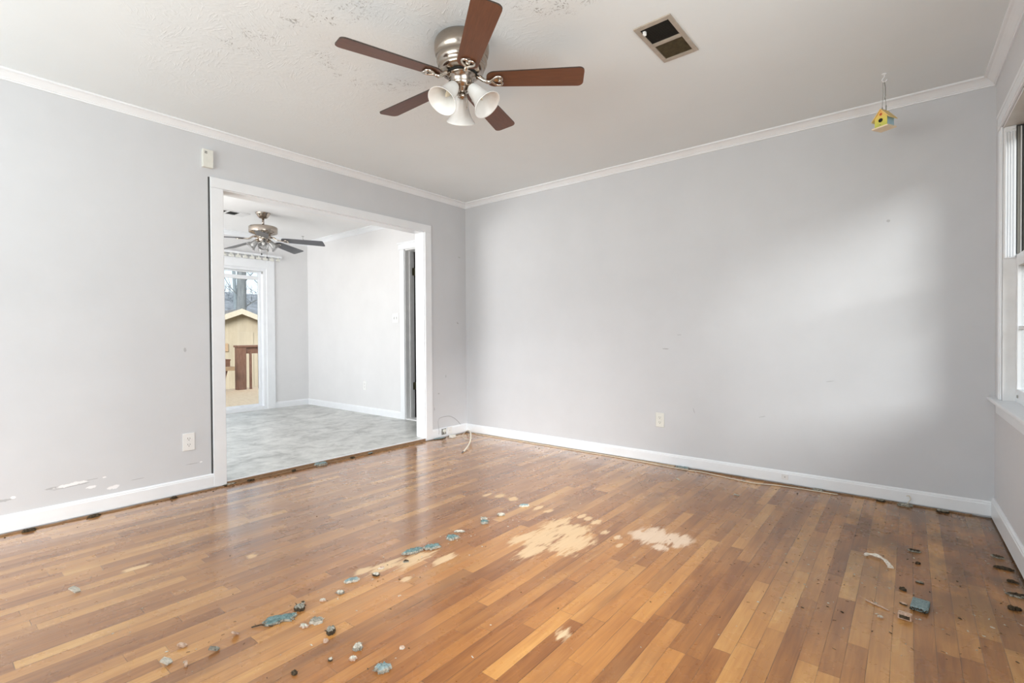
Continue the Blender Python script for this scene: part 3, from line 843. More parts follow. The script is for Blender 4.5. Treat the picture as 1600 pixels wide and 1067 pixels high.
# ------------------------------------------------------------------ outside
def lapped(name, col, scale):
    n = NT(name)
    p = n.pos()
    xs = n.sep(p)
    gr = n.m('FRACT', n.m('MULTIPLY', xs[1], 4.9))
    line = n.smooth(gr, 0.0, 0.06, 1.0, 0.0)
    f = n.noise(n.scale(p, (1, 1, 0.25)), 4, 5, 0.65)
    c = n.ramp(f, [(0.3, tuple(q * 0.8 for q in col)), (0.7, col)])
    c = n.mix(n.m('MULTIPLY', line, 0.25), c, tuple(q * 0.45 for q in col))
    n.set('Base Color', c).set('Roughness', 0.8)
    return n.mat
M_shed = lapped('tan_grooved_siding', (0.50, 0.42, 0.31), 1)
M_shed_trim = simple('pale_shed_trim', (0.55, 0.48, 0.38), 0.7, var=0.1)
M_roof = simple('grey_brown_shingles', (0.16, 0.14, 0.13), 0.9, var=0.3, scale=10)

def ground_mat():
    n = NT('leaf_littered_ground')
    p = n.pos()
    f = n.noise(p, 2.5, 6, 0.7)
    g = n.noise(p, 22, 4, 0.7)
    n.set('Base Color', n.ramp(n.m('ADD', n.m('MULTIPLY', f, 0.5), n.m('MULTIPLY', g, 0.5)), [(0.35, (0.17, 0.105, 0.045)), (0.5, (0.42, 0.29, 0.13)), (0.65, (0.60, 0.46, 0.25))])).set('Roughness', 0.95)
    return n.mat
struct(MB().box((-60, -60, -1.4), (60, 60, -0.95)).build('ground', ground_mat()))
m = MB()
pts_ = []
for i_ in range(25):
    for j_ in range(15):
        X_, Y_ = -24 - 1.7 * j_, -8 + 2.2 * i_
        q_ = max(0.0, (j_ - 3) / 11); pts_.append((X_, Y_, -1.0 + 6.5 * q_ ** 0.9 + 0.5 * q_ * mnoise.noise(Vector((X_ * 0.3, Y_ * 0.3, 0)))))
m.add(pts_, [(i_ * 15 + j_, i_ * 15 + j_ + 1, (i_ + 1) * 15 + j_ + 1, (i_ + 1) * 15 + j_) for i_ in range(24) for j_ in range(14)], smooth=True)
struct(m.build('hillside', simple('grey_wooded_slope', (0.20, 0.205, 0.22), 0.95, var=0.45, scale=1.2)))
struct(MB().box((-7.95, -4.5, -0.20), (-3.42, 3.2, -0.10)).build('deck', M_deck))

# shed
sh = empty('garden_shed', (-13.2, 2.53, -0.95))
tag(sh, 'tan gabled wooden shed beyond the deck, seen through the sliding door', 'shed')
o = Matrix.Translation((13.2, -2.53, 0.95))
sx0, sx1, sy, hw, ez, pz = -15.0, -12.0, 2.53, 1.75, 1.10, 1.78
m = MB()
m.prism([(sy - hw, -0.95), (sy + hw, -0.95), (sy + hw, ez), (sy, pz), (sy - hw, ez)], sx0, sx1, axis='x')
part(m, 'wall', M_shed, sh, o)
m = MB()
ov = 0.25; sl = (pz - ez) / hw
m.prism([(sy - hw - ov, ez - ov * sl + 0.02), (sy, pz + 0.02), (sy + hw + ov, ez - ov * sl + 0.02), (sy + hw + ov, ez - ov * sl + 0.10), (sy, pz + 0.10), (sy - hw - ov, ez - ov * sl + 0.10)], sx0 - 0.1, sx1 + 0.25, axis='x')
part(m, 'roof', M_roof, sh, o)
m = MB()
m.prism([(sy - hw - ov, ez - ov * sl - 0.05), (sy, pz - 0.05), (sy + hw + ov, ez - ov * sl - 0.05), (sy + hw + ov, ez - ov * sl + 0.11), (sy, pz + 0.11), (sy - hw - ov, ez - ov * sl + 0.11)], sx1 + 0.25, sx1 + 0.28, axis='x')
part(m, 'rake_board', M_shed_trim, sh, o)
m = MB()
m.bbox((sx1, 1.75, -0.85), (sx1 + 0.03, 2.95, 1.19), 0.006)
m.box((sx1 + 0.03, 2.33, -0.85), (sx1 + 0.034, 2.345, 1.19))
part(m, 'door', M_shed, sh, o)

# railing on the deck edge
rl = empty('deck_railing', (-7.6, 0.8, -0.10))
tag(rl, 'red-brown wooden deck railing with corner post outside the sliding door', 'railing')
o = Matrix.Translation((7.6, -0.8, 0.10))
part(MB().bbox((-7.66, 0.70, -0.10), (-7.52, 0.885, 0.86), 0.006), 'post', M_rail, rl, o)
part(MB().bbox((-7.68, 0.68, 0.82), (-7.50, 3.1, 0.862), 0.006), 'handrail', M_rail, rl, o)
part(MB().bbox((-7.63, 0.886, 0.68), (-7.575, 3.1, 0.819), 0.005), 'top_board', M_rail, rl, o)
for k in range(9):
    y0 = 0.965 + 0.185 * k
    part(MB().bbox((-7.585, y0, -0.10), (-7.545, y0 + 0.045, 0.72), 0.004), 'baluster', M_rail, rl, o)

# bench running off to the left
bn = empty('deck_bench', (-7.3, 0.2, -0.10))
tag(bn, 'built-in wooden deck bench on a splayed leg left of the railing post', 'bench')
o = Matrix.Translation((7.3, -0.2, 0.10))
part(MB().bbox((-7.62, -1.4, 0.345), (-7.20, 0.52, 0.43), 0.006), 'seat', M_bench, bn, o)
for yy in (0.20, -0.95):
    m = MB(); m.prism([(-0.11, -0.10), (0.11, -0.10), (0.22, 0.345), (-0.22, 0.345)], -7.40, -7.30, axis='x', mat=Matrix.Translation((0, yy, 0)))
    part(m, 'leg', M_rail, bn, o)
bx = MB()
bx.bbox((-7.55, 0.22, 0.43), (-7.30, 0.47, 0.575), 0.006)
bx.bbox((-7.56, 0.21, 0.555), (-7.29, 0.48, 0.580), 0.005)
tag(bx.build('planter_box', M_rail), 'small brown wooden box resting on the deck bench', 'box')
sg = MB()
sg.bbox((-11.96, 1.74, 0.62), (-11.93, 2.22, 0.86), 0.008); 
tag(sg.build('nailed_board', M_bench), 'small brown board fixed low on the shed front left of its door', 'board')

# trees behind the shed
def bark(name, a, b):
    n = NT(name); f = n.noise(n.scale(n.pos(True), (4, 4, 0.6)), 3, 5, 0.65)
    n.set('Base Color', n.ramp(f, [(0.3, a), (0.7, b)])).set('Roughness', 0.9); return n.mat
M_bark = bark('grey_bark', (0.09, 0.10, 0.11), (0.19, 0.205, 0.215))
M_bark2 = bark('blue_grey_bark', (0.13, 0.155, 0.17), (0.23, 0.265, 0.29))
M_brush = simple('hazy_grey_brush', (0.17, 0.19, 0.21), 0.95, var=0.4, scale=2.0)
def tree(loc, h, r, lean, seed, label, mat):
    rnd = random.Random(seed)
    t = empty('bare_tree', loc)
    tag(t, label, 'tree')
    m = MB()
    pts = []
    for k in range(10):
        f = k / 9
        pts.append((lean * f * f * h + 0.08 * math.sin(3 * f + seed), lean * f * h * 0.6 + 0.1 * math.sin(2.3 * f + seed), h * f))
    m.tube(pts, [r * (1 - 0.55 * k / 9) for k in range(10)], 10)
    m.build('trunk', mat, t)
    for b in range(12):
        z = h * (0.30 + 0.055 * b); k = min(8, int(z / h * 9))
        p = Vector(pts[k]) + (Vector(pts[k + 1]) - Vector(pts[k])) * (z / h * 9 - k)
        a = rnd.uniform(0, 2 * PI); L = rnd.uniform(1.2, 3.0)
        bp = [p]
        d = Vector((math.cos(a), math.sin(a), rnd.uniform(0.1, 0.8)))
        for j in range(5):
            d = d + Vector((rnd.uniform(-.3, .3), rnd.uniform(-.3, .3), rnd.uniform(-.1, .3)))
            bp.append(bp[-1] + d.normalized() * L / 5)
        bm_ = MB(); bm_.tube(bp, [r * 0.14, r * 0.11, r * 0.085, r * 0.06, r * 0.04, r * 0.015], 6)
        for q in range(5):
            s = bp[1 + q % 4]; dd = Vector((rnd.uniform(-1, 1), rnd.uniform(-1, 1), rnd.uniform(-.1, 1))).normalized()
            e = s + dd * rnd.uniform(0.5, 1.1)
            bm_.tube([s, (s + e) / 2 + Vector((0, 0, 0.05)), e], [r * 0.045, r * 0.03, r * 0.01], 5)
        bm_.build('branch', mat, t)
    return t
tree((-21, 6.10, -0.95), 11, 0.26, 0.03, 1, 'forked grey bare tree behind the left slope of the shed roof', M_bark)
tree((-28, 10.75, -0.95), 13, 0.36, 0.0, 4, 'straight blue-grey tree trunk behind the right slope of the shed roof', M_bark2)
tree((-35.5, 11.8, -0.95), 11, 0.17, -0.03, 7, 'thin bare tree at the left edge of the sliding door glass, farthest back', M_bark2)
# scrubby bank behind the shed: too many stems to count
rnd = random.Random(5)
m = MB()
for k in range(700):
    x = rnd.uniform(-47, -42); y = rnd.uniform(6, 34)
    hh = rnd.uniform(4.2, 6.6)
    pts = [(x, y, -0.95)]
    dx, dy = rnd.uniform(-.25, .25), rnd.uniform(-.35, .35)
    for j in range(3): pts.append((x + dx * hh * (j + 1) / 3 + rnd.uniform(-.1, .1), y + dy * hh * (j + 1) / 3 + rnd.uniform(-.15, .15), -0.95 + hh * (j + 1) / 3))
    m.tube(pts, [0.05, 0.04, 0.03, 0.01], 4)
    for j in range(3):
        b = Vector(pts[1 + j % 3]); e = b + Vector((rnd.uniform(-.6, .6), rnd.uniform(-.8, .8), rnd.uniform(0, .8)))
        m.tube([b, e], [0.022, 0.006], 4)
tag(m.build('brushwood', M_brush), 'hazy grey band of bare brushwood behind the shed roof', 'brushwood', kind='stuff')

# neighbouring hedge seen past the upper sash on the right
m = MB()
rnd = random.Random(9)
for k in range(500):
    p = Vector((rnd.uniform(9.5, 11), rnd.uniform(-4, 9), rnd.uniform(1.6, 4.4)))
    d = Vector((rnd.uniform(-1, 1), rnd.uniform(-1, 1), rnd.uniform(-1, 1))).normalized() * rnd.uniform(.2, .5)
    e = d.cross(Vector((0.3, 0.5, 1))).normalized() * 0.12
    m.add([p - d, p + e, p + d, p - e], [(0, 1, 2, 3)])
m.box((10.1, -4, -0.95), (10.5, 9, 1.9))
tag(m.build('hedge', simple('dark_green_hedge', (0.05, 0.075, 0.04), 0.9, var=0.5, scale=3)), 'dark green hedge outside the right-hand window', 'hedge', kind='stuff')

# ------------------------------------------------------------------ ceiling fan in the living room
def rot_to(direction, roll=0.0):
    """matrix taking -Z to direction"""
    return Vector(direction).to_track_quat('-Z', 'Y').to_matrix().to_4x4()

def heart(sx, sy, n=28):
    pts = []
    for k in range(n):
        t = 2 * PI * k / n
        hx = 16 * math.sin(t) ** 3; hy = 13 * math.cos(t) - 5 * math.cos(2 * t) - 2 * math.cos(3 * t) - math.cos(4 * t)
        pts.append((hx / 17 * sx, hy / 17 * sy))
    return pts

def blade_outline(r0, r1, w0, w1, c0, c1):
    """outline in (r, across)"""
    pts = []
    def corner(cx, cy, rad, a0, a1, n=7):
        for k in range(n + 1):
            a = a0 + (a1 - a0) * k / n
            pts.append((cx + rad * math.cos(a), cy + rad * math.sin(a)))
    corner(r1 - c1, w1 / 2 - c1, c1, PI / 2, 0)
    corner(r1 - c1, -w1 / 2 + c1, c1, 0, -PI / 2)
    corner(r0 + c0, -w0 / 2 + c0, c0, -PI / 2, -PI)
    corner(r0 + c0, w0 / 2 - c0, c0, PI, PI / 2)
    return pts

FAN = Vector((2.035, -2.100, H))
fan = empty('ceiling_fan', FAN)
tag(fan, 'flush-mount brushed-nickel ceiling fan with five reddish-brown blades and three white bell shades', 'ceiling fan', 'ceiling fans')
m = MB()
m.lathe([(0.119, 0.0), (0.125, -0.008), (0.130, -0.022), (0.1305, -0.050), (0.126, -0.070), (0.117, -0.081), (0.1205, -0.088), (0.1205, -0.104), (0.114, -0.120), (0.106, -0.127), (0.108, -0.134),
         (0.104, -0.146), (0.093, -0.155), (0.062, -0.159)], 48)
m.build('motor_housing', M_nickel, fan)
MB().lathe([(0.074, -0.154), (0.074, -0.1645)], 32).build('motor_gap', M_dark, fan)
m = MB()
m.lathe([(0.060, -0.160), (0.068, -0.163), (0.069, -0.169), (0.064, -0.173), (0.053, -0.175), (0.051, -0.205), (0.047, -0.216), (0.036, -0.224), (0.030, -0.228), (0.029, -0.236), (0.014, -0.240), (0.013, -0.249), (0.019, -0.255),
         (0.020, -0.266), (0.014, -0.272), (0.006, -0.275), (0.0, -0.277)], 40, cap=False)
m.build('switch_housing', M_nickel, fan)
BLZ = -0.184
pitch = math.radians(11)
ol = blade_outline(0.118, 0.580, 0.098, 0.122, 0.040, 0.026)
for k, a in enumerate((36.2, 108.2, 180.2, 252.2, 324.2)):
    fr = Matrix.Translation((0, 0, BLZ)) @ Matrix.Rotation(math.radians(a), 4, 'Z') @ Matrix.Rotation(-pitch, 4, 'X')
    m = MB(); m.prism(ol, -0.003, 0.003)
    b = m.build('blade', [M_blade, M_blade_edge], fan, None)
    for i_, f_ in enumerate(b.data.polygons):
        if i_ > 1: f_.material_index = 1
    b.matrix_local = fr
    m = MB()
    # heart-shaped loop under the root of the blade and the arm to the hub
    hp = [Vector((0.168 + q[1], q[0], -0.011)) for q in heart(0.031, 0.036)]
    m.tube(hp, 0.0062, 8, closed=True)
    m.tube([(0.070, 0.0, 0.012), (0.088, 0.0, 0.008), (0.104, 0.0, -0.006), (0.122, 0.0, -0.014), (0.140, 0.0, -0.012)], [0.012, 0.0110, 0.010, 0.0105, 0.009], 10)
    m.box((0.150, -0.010, -0.008), (0.190, 0.010, -0.003))
    for yy in (-0.013, 0.013):
        m.lathe([(0, -0.004), (0.005, -0.003), (0.005, 0.0)], 8, mat=Matrix.Translation((0.182, yy, -0.003)))
    m.build('blade_iron', M_nickel_bright, b)
SH = [(0.0225, 0.000), (0.024, -0.006), (0.027, -0.014), (0.0295, -0.030), (0.032, -0.050), (0.037, -0.072), (0.045, -0.092), (0.054, -0.107), (0.0605, -0.114), (0.0615, -0.117),
      (0.0590, -0.116), (0.052, -0.105), (0.043, -0.090), (0.035, -0.071), (0.030, -0.050), (0.0275, -0.030), (0.025, -0.014), (0.020, -0.004)]
for a, tl in ((268.0, 37), (18.0, 40), (138.0, 36)):
    ar = math.radians(a); tr = math.radians(tl)
    rad = Vector((math.cos(ar), math.sin(ar), 0))
    d = rad * math.sin(tr) + Vector((0, 0, -math.cos(tr)))
    fr = Matrix.Translation(rad * 0.052 + Vector((0, 0, -0.232))) @ rot_to(d)
    m = MB(); m.lathe([(r_ * 1.17, z_ * 1.06) for r_, z_ in SH], 40, cap=False)
    s_ = m.build('lamp_shade', M_frost, fan); s_.matrix_local = fr
    m = MB(); m.lathe([(0.0, 0.022), (0.012, 0.022), (0.014, 0.012), (0.024, 0.008), (0.0265, 0.000), (0.0265, -0.010), (0.024, -0.012)], 28)
    m.tube([(0, 0, 0.018), (0, 0, 0.045)], 0.008, 8)
    m.build('socket', M_nickel, s_)
    m = MB(); m.lathe([(0.0, -0.088), (0.004, -0.084), (0.011, -0.068), (0.0135, -0.056), (0.011, -0.040), (0.008, -0.026), (0.008, -0.004)], 16)
    m.build('bulb', simple('clear_bulb', (0.62, 0.55, 0.42), 0.15), s_)
m = MB(); m.tube([(0.018, 0.012, -0.225), (0.019, 0.013, -0.26), (0.019, 0.013, -0.315)], 0.0012, 6)
m.lathe([(0, -0.325), (0.003, -0.322), (0.0035, -0.316), (0.001, -0.312)], 10, mat=Matrix.Translation((0.019, 0.013, 0)))
m.build('pull_chain', M_nickel, fan)

# ------------------------------------------------------------------ ceiling fan in the dining room
F2 = Vector((-2.007, -1.216, H))
fan2 = empty('ceiling_fan', F2)
tag(fan2, 'brushed-nickel ceiling fan hung on a downrod in the dining room with dark grey blades', 'ceiling fan', 'ceiling fans')
MB().lathe([(0.078, 0), (0.078, -0.010), (0.070, -0.018), (0.058, -0.040), (0.040, -0.058), (0.022, -0.064), (0, -0.066)], 32, cap=False).build('canopy', M_nickel, fan2)
m = MB(); m.tube([(0, 0, -0.05), (0, 0, -0.155)], 0.0125, 12); m.lathe([(0.012, -0.125), (0.020, -0.135), (0.022, -0.148), (0.030, -0.155)], 16)
m.build('downrod', M_nickel, fan2)
MB().lathe([(0.0, -0.148), (0.060, -0.150), (0.138, -0.156), (0.148, -0.162), (0.150, -0.170), (0.150, -0.218), (0.146, -0.228), (0.125, -0.236), (0.085, -0.246), (0.07, -0.262), (0.04, -0.266)], 48, cap=False).build('motor_housing', M_nickel, fan2)
MB().lathe([(0.065, -0.255), (0.085, -0.262), (0.085, -0.274), (0.060, -0.280), (0.055, -0.31), (0.05, -0.325), (0.03, -0.335), (0.012, -0.345), (0.0, -0.347)], 32, cap=False).build('switch_housing', M_nickel, fan2)
ol2 = blade_outline(0.20, 0.665, 0.115, 0.140, 0.040, 0.022)
for a in (46, 118, 190, 262, 334):
    fr = Matrix.Translation((0, 0, -0.292)) @ Matrix.Rotation(math.radians(a), 4, 'Z') @ Matrix.Rotation(math.radians(4), 4, 'Y') @ Matrix.Rotation(-math.radians(13), 4, 'X')
    b = MB().prism(ol2, -0.003, 0.003).build('blade', M_blade2, fan2); b.matrix_local = fr
    m = MB()
    hp = [Vector((0.245 + q[1], q[0], -0.009)) for q in heart(0.032, 0.040)]
    m.tube(hp, 0.006, 6, closed=True)
    m.tube([(0.075, 0, 0.024), (0.11, 0, 0.02), (0.15, 0, -0.004), (0.215, 0, -0.009)], [0.012, 0.010, 0.010, 0.008], 8)
    m.build('blade_iron', M_nickel_bright, b)
SH2 = [(0.024, 0.0), (0.028, -0.02), (0.034, -0.05), (0.044, -0.08), (0.058, -0.105), (0.056, -0.105), (0.042, -0.08), (0.032, -0.05), (0.026, -0.02)]
for a in (336, 66, 156, 246):
    ar = math.radians(a); rad = Vector((math.cos(ar), math.sin(ar), 0))
    d = rad * math.sin(0.75) + Vector((0, 0, -math.cos(0.75)))
    fr = Matrix.Translation(rad * 0.062 + Vector((0, 0, -0.318))) @ rot_to(d)
    s_ = MB().lathe(SH2, 28, cap=False).build('lamp_shade', M_glass_shade, fan2); s_.matrix_local = fr
    m = MB(); m.lathe([(0.0, 0.02), (0.012, 0.02), (0.022, 0.008), (0.026, -0.008), (0.022, -0.012)], 20); m.tube([(0, 0, 0.015), (0, 0, 0.045)], 0.008, 8); m.build('socket', M_nickel, s_)
    MB().lathe([(0, -0.085), (0.012, -0.075), (0.020, -0.060), (0.018, -0.045), (0.010, -0.025), (0.010, 0)], 14).build('bulb', M_frost, s_)
for dx, dy, L in ((0.02, -0.03, 0.46), (0.035, 0.025, 0.495)):
    m = MB(); m.tube([(dx, dy, -0.33), (dx, dy, -L)], 0.0012, 5)
    c_ = m.build('pull_chain', M_nickel, fan2)
    MB().lathe([(0, -L - 0.022), (0.007, -L - 0.018), (0.009, -L - 0.010), (0.005, -L), (0, -L + 0.002)], 12, mat=Matrix.Translation((dx, dy, 0))).build('chain_knob', M_slot, c_)

# ------------------------------------------------------------------ ceiling vents
M_vent_frame = simple('aged_beige_vent_enamel', (0.40, 0.345, 0.285), 0.45, var=0.12, scale=25)
M_vent_damper = simple('dusty_olive_brown_louvre', (0.135, 0.105, 0.058), 0.6, var=0.25, scale=40)
M_vent_dark = simple('dark_brown_louvre', (0.040, 0.030, 0.020), 0.6, var=0.3, scale=40)
VC = Vector((2.800, -1.486, H))
vent = empty('ceiling_vent', VC, math.radians(-1))
tag(vent, 'beige ceiling vent beside the ceiling fan, one half dark and one half olive brown', 'vent')
vx, vy = 0.088, 0.178
m = MB()
fw, mid = 0.021, 0.012
m.bbox((-vx, -vy, -0.006), (-vx + fw, vy, 0), 0.002); m.bbox((vx - fw, -vy, -0.006), (vx, vy, 0), 0.002)
e_ = 0.0002
m.box((-vx + fw + e_, -vy, -0.0058), (vx - fw - e_, -vy + 0.026, -0.0005)); m.box((-vx + fw + e_, vy - 0.026, -0.0058), (vx - fw - e_, vy, -0.0005))
m.box((-vx + fw + e_, -mid, -0.0058), (vx - fw - e_, mid, -0.0005))
m.build('frame', M_vent_frame, vent)
MB().box((-vx + fw, -vy + 0.026, -0.0012), (vx - fw, -mid, -0.0004)).build('duct_opening', M_dark, vent)
MB().box((-vx + fw, mid, -0.0012), (vx - fw, vy - 0.026, -0.0004)).build('damper', M_vent_damper, vent)
for y0, y1, mt in ((-vy + 0.026, -mid, M_vent_dark), (mid, vy - 0.026, M_vent_damper)):
    n_ = 13
    for k in range(n_):
        yc = y0 + (y1 - y0) * (k + 0.5) / n_
        m = MB(); m.add([(-vx + fw, yc - 0.0045, -0.0052), (vx - fw, yc - 0.0045, -0.0052), (vx - fw, yc + 0.003, -0.0015), (-vx + fw, yc + 0.003, -0.0015),
                         (-vx + fw, yc - 0.0045, -0.0046), (vx - fw, yc - 0.0045, -0.0046), (vx - fw, yc + 0.003, -0.0009), (-vx + fw, yc + 0.003, -0.0009)],
                        [(0, 1, 2, 3), (7, 6, 5, 4), (0, 4, 5, 1), (3, 2, 6, 7)])
        m.build('louvre', mt, vent)
m = MB(); m.bbox((-0.060, -0.138, -0.020), (-0.048, -0.122, -0.002), 0.003); m.lathe([(0, -0.022), (0.006, -0.020), (0.007, -0.004)], 12, mat=Matrix.Translation((-0.052, -0.128, 0)))
m.build('lever', M_plastic, vent)

vent2 = empty('ceiling_vent', (-2.245, -1.500, H))
tag(vent2, 'narrow white-framed ceiling vent with dark slots behind the dining-room fan', 'vent')
m = MB()
m.bbox((-0.10, -0.205, -0.008), (-0.075, 0.205, 0), 0.002); m.bbox((0.075, -0.205, -0.008), (0.10, 0.205, 0), 0.002)
for y_ in (-0.205, -0.025, 0.105): m.box((-0.0748, y_, -0.0078), (0.0748, y_ + (0.025 if y_ < 0 else 0.100), -0.0005))
m.build('frame', M_trim_worn, vent2)
MB().box((-0.076, -0.182, -0.003), (0.076, 0.105, -0.001)).build('duct_opening', M_dark, vent2)
for k in range(6):
    xk = -0.06 + 0.024 * k
    MB().bbox((xk - 0.002, -0.182, -0.007), (xk + 0.002, 0.105, -0.003), 0.0005).build('louvre', M_slot, vent2)

# ------------------------------------------------------------------ birdhouse on its hook
hk = MB()
hk.lathe([(0, 0), (0.012, 0), (0.011, -0.004), (0.004, -0.007)], 16)
hk.tube([(0, 0, -0.003), (0, 0, -0.018), (-0.006, 0, -0.024), (-0.011, 0, -0.033), (-0.006, 0, -0.043), (0.003, 0, -0.045), (0.009, 0, -0.039), (0.010, 0, -0.034)], 0.0025, 8)
ho = hk.build('ceiling_hook', M_trim); ho.location = (3.594, -0.430, H)
tag(ho, 'small white hook screwed into the ceiling above the yellow birdhouse', 'hook')
bh = empty('birdhouse', (3.594, -0.430, 2.140), math.radians(-28))
tag(bh, 'tiny yellow and green birdhouse hanging from the ceiling by the right wall', 'birdhouse')
def bird_front():
    n = NT('green_to_yellow_birdhouse_paint')
    z = n.sep(n.pos(True))[2]
    f = n.m('ADD', z, n.m('MULTIPLY', n.noise(n.pos(True), 30, 3), 0.02))
    n.set('Base Color', n.ramp(n.m('MULTIPLY', f, 9.0), [(0.05, (0.42, 0.52, 0.10)), (0.45, (0.68, 0.62, 0.12)), (0.80, (0.85, 0.56, 0.16)), (1.0, (0.80, 0.38, 0.12))])).set('Roughness', 0.5)
    return n.mat
M_bfront = bird_front()
M_byel = simple('yellow_birdhouse_paint', (0.84, 0.62, 0.25), 0.5, var=0.1)
M_bblue = simple('light_blue_birdhouse_paint', (0.42, 0.62, 0.74), 0.5, var=0.06)
M_bcream = simple('cream_birdhouse_paint', (0.86, 0.72, 0.52), 0.5, var=0.05)
M_bred = simple('red_orange_paint', (0.62, 0.13, 0.05), 0.5, var=0.1)
M_cord = simple('grey_cord', (0.30, 0.30, 0.28), 0.7, var=0.2)
bw, bd, bz0, bz1, bpk = 0.031, 0.030, 0.008, 0.060, 0.100
MB().prism([(-bw, bz0), (bw, bz0), (bw, bz1), (0, bpk), (-bw, bz1)], -bd + 0.003, bd, axis='y').build('body', M_bblue, bh)
MB().prism([(-bw, bz0), (bw, bz0), (bw, bz1), (0, bpk), (-bw, bz1)], -bd, -bd + 0.003, axis='y').build('front_panel', M_bfront, bh)
MB().lathe([(0.0, 0.0), (0.0105, 0.0), (0.0105, 0.0016), (0.0, 0.0016)], 20, mat=Matrix.Translation((-0.001, -bd + 0.0005, 0.044)) @ Matrix.Rotation(PI / 2, 4, 'X')).build('entrance_hole', M_dark, bh)
m = MB(); m.tube([(-0.001, -bd, 0.020), (-0.001, -bd - 0.009, 0.020)], 0.0016, 8); m.build('perch', M_cord, bh)
for s_ in (-1, 1):
    m = MB()
    q = [(0, bpk + 0.001), (s_ * (bw + 0.014), bz1 - 0.016), (s_ * (bw + 0.014), bz1 - 0.011), (0, bpk + 0.006)]
    m.prism(q, -bd - 0.006, bd + 0.006, axis='y')
    m.build('roof_panel', M_byel, bh)
MB().bbox((-bw - 0.009, -bd - 0.010, 0.002), (bw + 0.009, bd + 0.008, 0.009), 0.001).build('floor_panel', M_bcream, bh)
m = MB()
for k in range(5):
    a = 2 * PI * k / 5
    m.lathe([(0, -0.0012), (0.0035, -0.0008), (0.0035, 0.0), (0, 0.0)], 8, mat=Matrix.Translation((0.004 * math.cos(a), -bd - 0.0006, 0.076 + 0.004 * math.sin(a))) @ Matrix.Rotation(PI / 2, 4, 'X') @ Matrix.Rotation(PI, 4, 'X'))
m.build('painted_flower', M_bred, bh)
m = MB()
m.tube([(-0.010, 0, 0.098), (-0.010, 0, 0.128), (-0.006, 0, 0.20), (-0.007, 0, 0.256), (-0.002, 0, 0.258), (0.004, 0, 0.235), (0.004, 0, 0.190), (0.008, 0, 0.13), (0.009, 0, 0.098)], 0.0013, 6)
m.tube([(-0.010, 0, 0.100), (-0.010, 0, 0.122)], 0.0030, 8); m.tube([(0.009, 0, 0.100), (0.009, 0, 0.124)], 0.0030, 8)
m.tube([(0.0, 0, 0.255), (0.005, 0, 0.225), (0.006, 0, 0.18), (0.002, 0, 0.160)], 0.0022, 6)
m.build('hanging_cord', M_cord, bh)

# ------------------------------------------------------------------ wall fittings
def wall_frame(x, y, z, nrm):
    """local x = along the wall (to the right as seen from the room), y = out of the wall, z up"""
    nrm = Vector(nrm); up = Vector((0, 0, 1)); al = up.cross(nrm)
    f = Matrix.Identity(4)
    for i in range(3): f[i][0] = -al[i] if False else al[i]; f[i][1] = nrm[i]; f[i][2] = up[i]; f[i][3] = (x, y, z)[i]
    return f
def outlet(x, y, z, nrm, label, plate_mat, rec_mat, group):
    r = empty('wall_outlet', (0, 0, 0)); r.matrix_world = wall_frame(x, y, z, nrm)
    tag(r, label, 'outlet', group)
    m = MB(); m.bbox((-0.035, 0.0, -0.057), (0.035, 0.006, 0.057), 0.0025); m.lathe([(0, 0.0072), (0.0025, 0.007), (0.003, 0.0055)], 10, mat=Matrix.Rotation(-PI / 2, 4, 'X') @ Matrix.Scale(-1, 4, (0, 1, 0)))
    m.build('cover_plate', plate_mat, r)
    for zc in (0.020, -0.020):
        m = MB(); pts = []
        for k in range(24):
            a = 2 * PI * k / 24; pts.append((0.017 * math.cos(a), zc + max(-0.0125, min(0.0125, 0.017 * math.sin(a)))))
        m.prism(pts, 0.005, 0.0075, axis='y')
        c_ = m.build('receptacle', rec_mat, r)
        m = MB()
        m.box((-0.0075, 0.0074, zc - 0.001), (-0.0050, 0.0079, zc + 0.008)); m.box((0.0050, 0.0074, zc - 0.001), (0.0075, 0.0079, zc + 0.007))
        m.lathe([(0, 0.0), (0.0027, 0.0), (0.0027, 0.0005), (0, 0.0005)], 10, mat=Matrix.Translation((0, 0.0079, zc - 0.0075)) @ Matrix.Rotation(PI / 2, 4, 'X'))
        m.build('slots', M_slot, c_)
    return r
G_out = 'wall outlets'
outlet(0, -2.622, 0.343, (1, 0, 0), 'white duplex outlet low on the left wall, left of the wide opening', M_plastic, M_plastic, G_out)
outlet(2.153, 0, 0.351, (0, -1, 0), 'ivory duplex outlet low on the grey back wall', M_ivory, M_ivory, G_out)
outlet(-1.850, 0, 0.390, (0, -1, 0), 'white duplex outlet low on the dining-room wall seen through the opening', M_plastic, M_plastic, G_out)

sw = empty('light_switch', (0, 0, 0)); sw.matrix_world = wall_frame(-1.198, 0, 1.257, (0, -1, 0))
tag(sw, 'white double light switch left of the open dining-room doorway', 'light switch')
MB().bbox((-0.058, 0, -0.057), (0.058, 0.006, 0.057), 0.0025).build('cover_plate', M_plastic, sw)
for xk in (-0.023, 0.023):
    m = MB(); m.box((xk - 0.005, 0.0055, -0.012), (xk + 0.005, 0.0065, 0.012))
    c_ = m.build('toggle_slot', M_slot, sw)
    m = MB(); m.prism([(0.004, -0.004), (0.016, -0.012), (0.017, -0.006), (0.004, 0.006)], xk - 0.0035, xk + 0.0035, axis='x')
    m.build('toggle', M_plastic, c_)

ch = empty('door_chime', (0, 0, 0)); ch.matrix_world = wall_frame(0, -2.492, 2.238, (1, 0, 0))
tag(ch, 'off-white plastic box high on the left wall above the opening corner', 'wall box')
MB().bbox((-0.032, 0, -0.060), (0.032, 0.028, 0.060), 0.003).build('case', M_ivory, ch)
for k in range(3): MB().box((-0.022, 0.0278, 0.030 + 0.006 * k), (-0.006, 0.0285, 0.033 + 0.006 * k)).build('grille_slot', M_slot, ch)

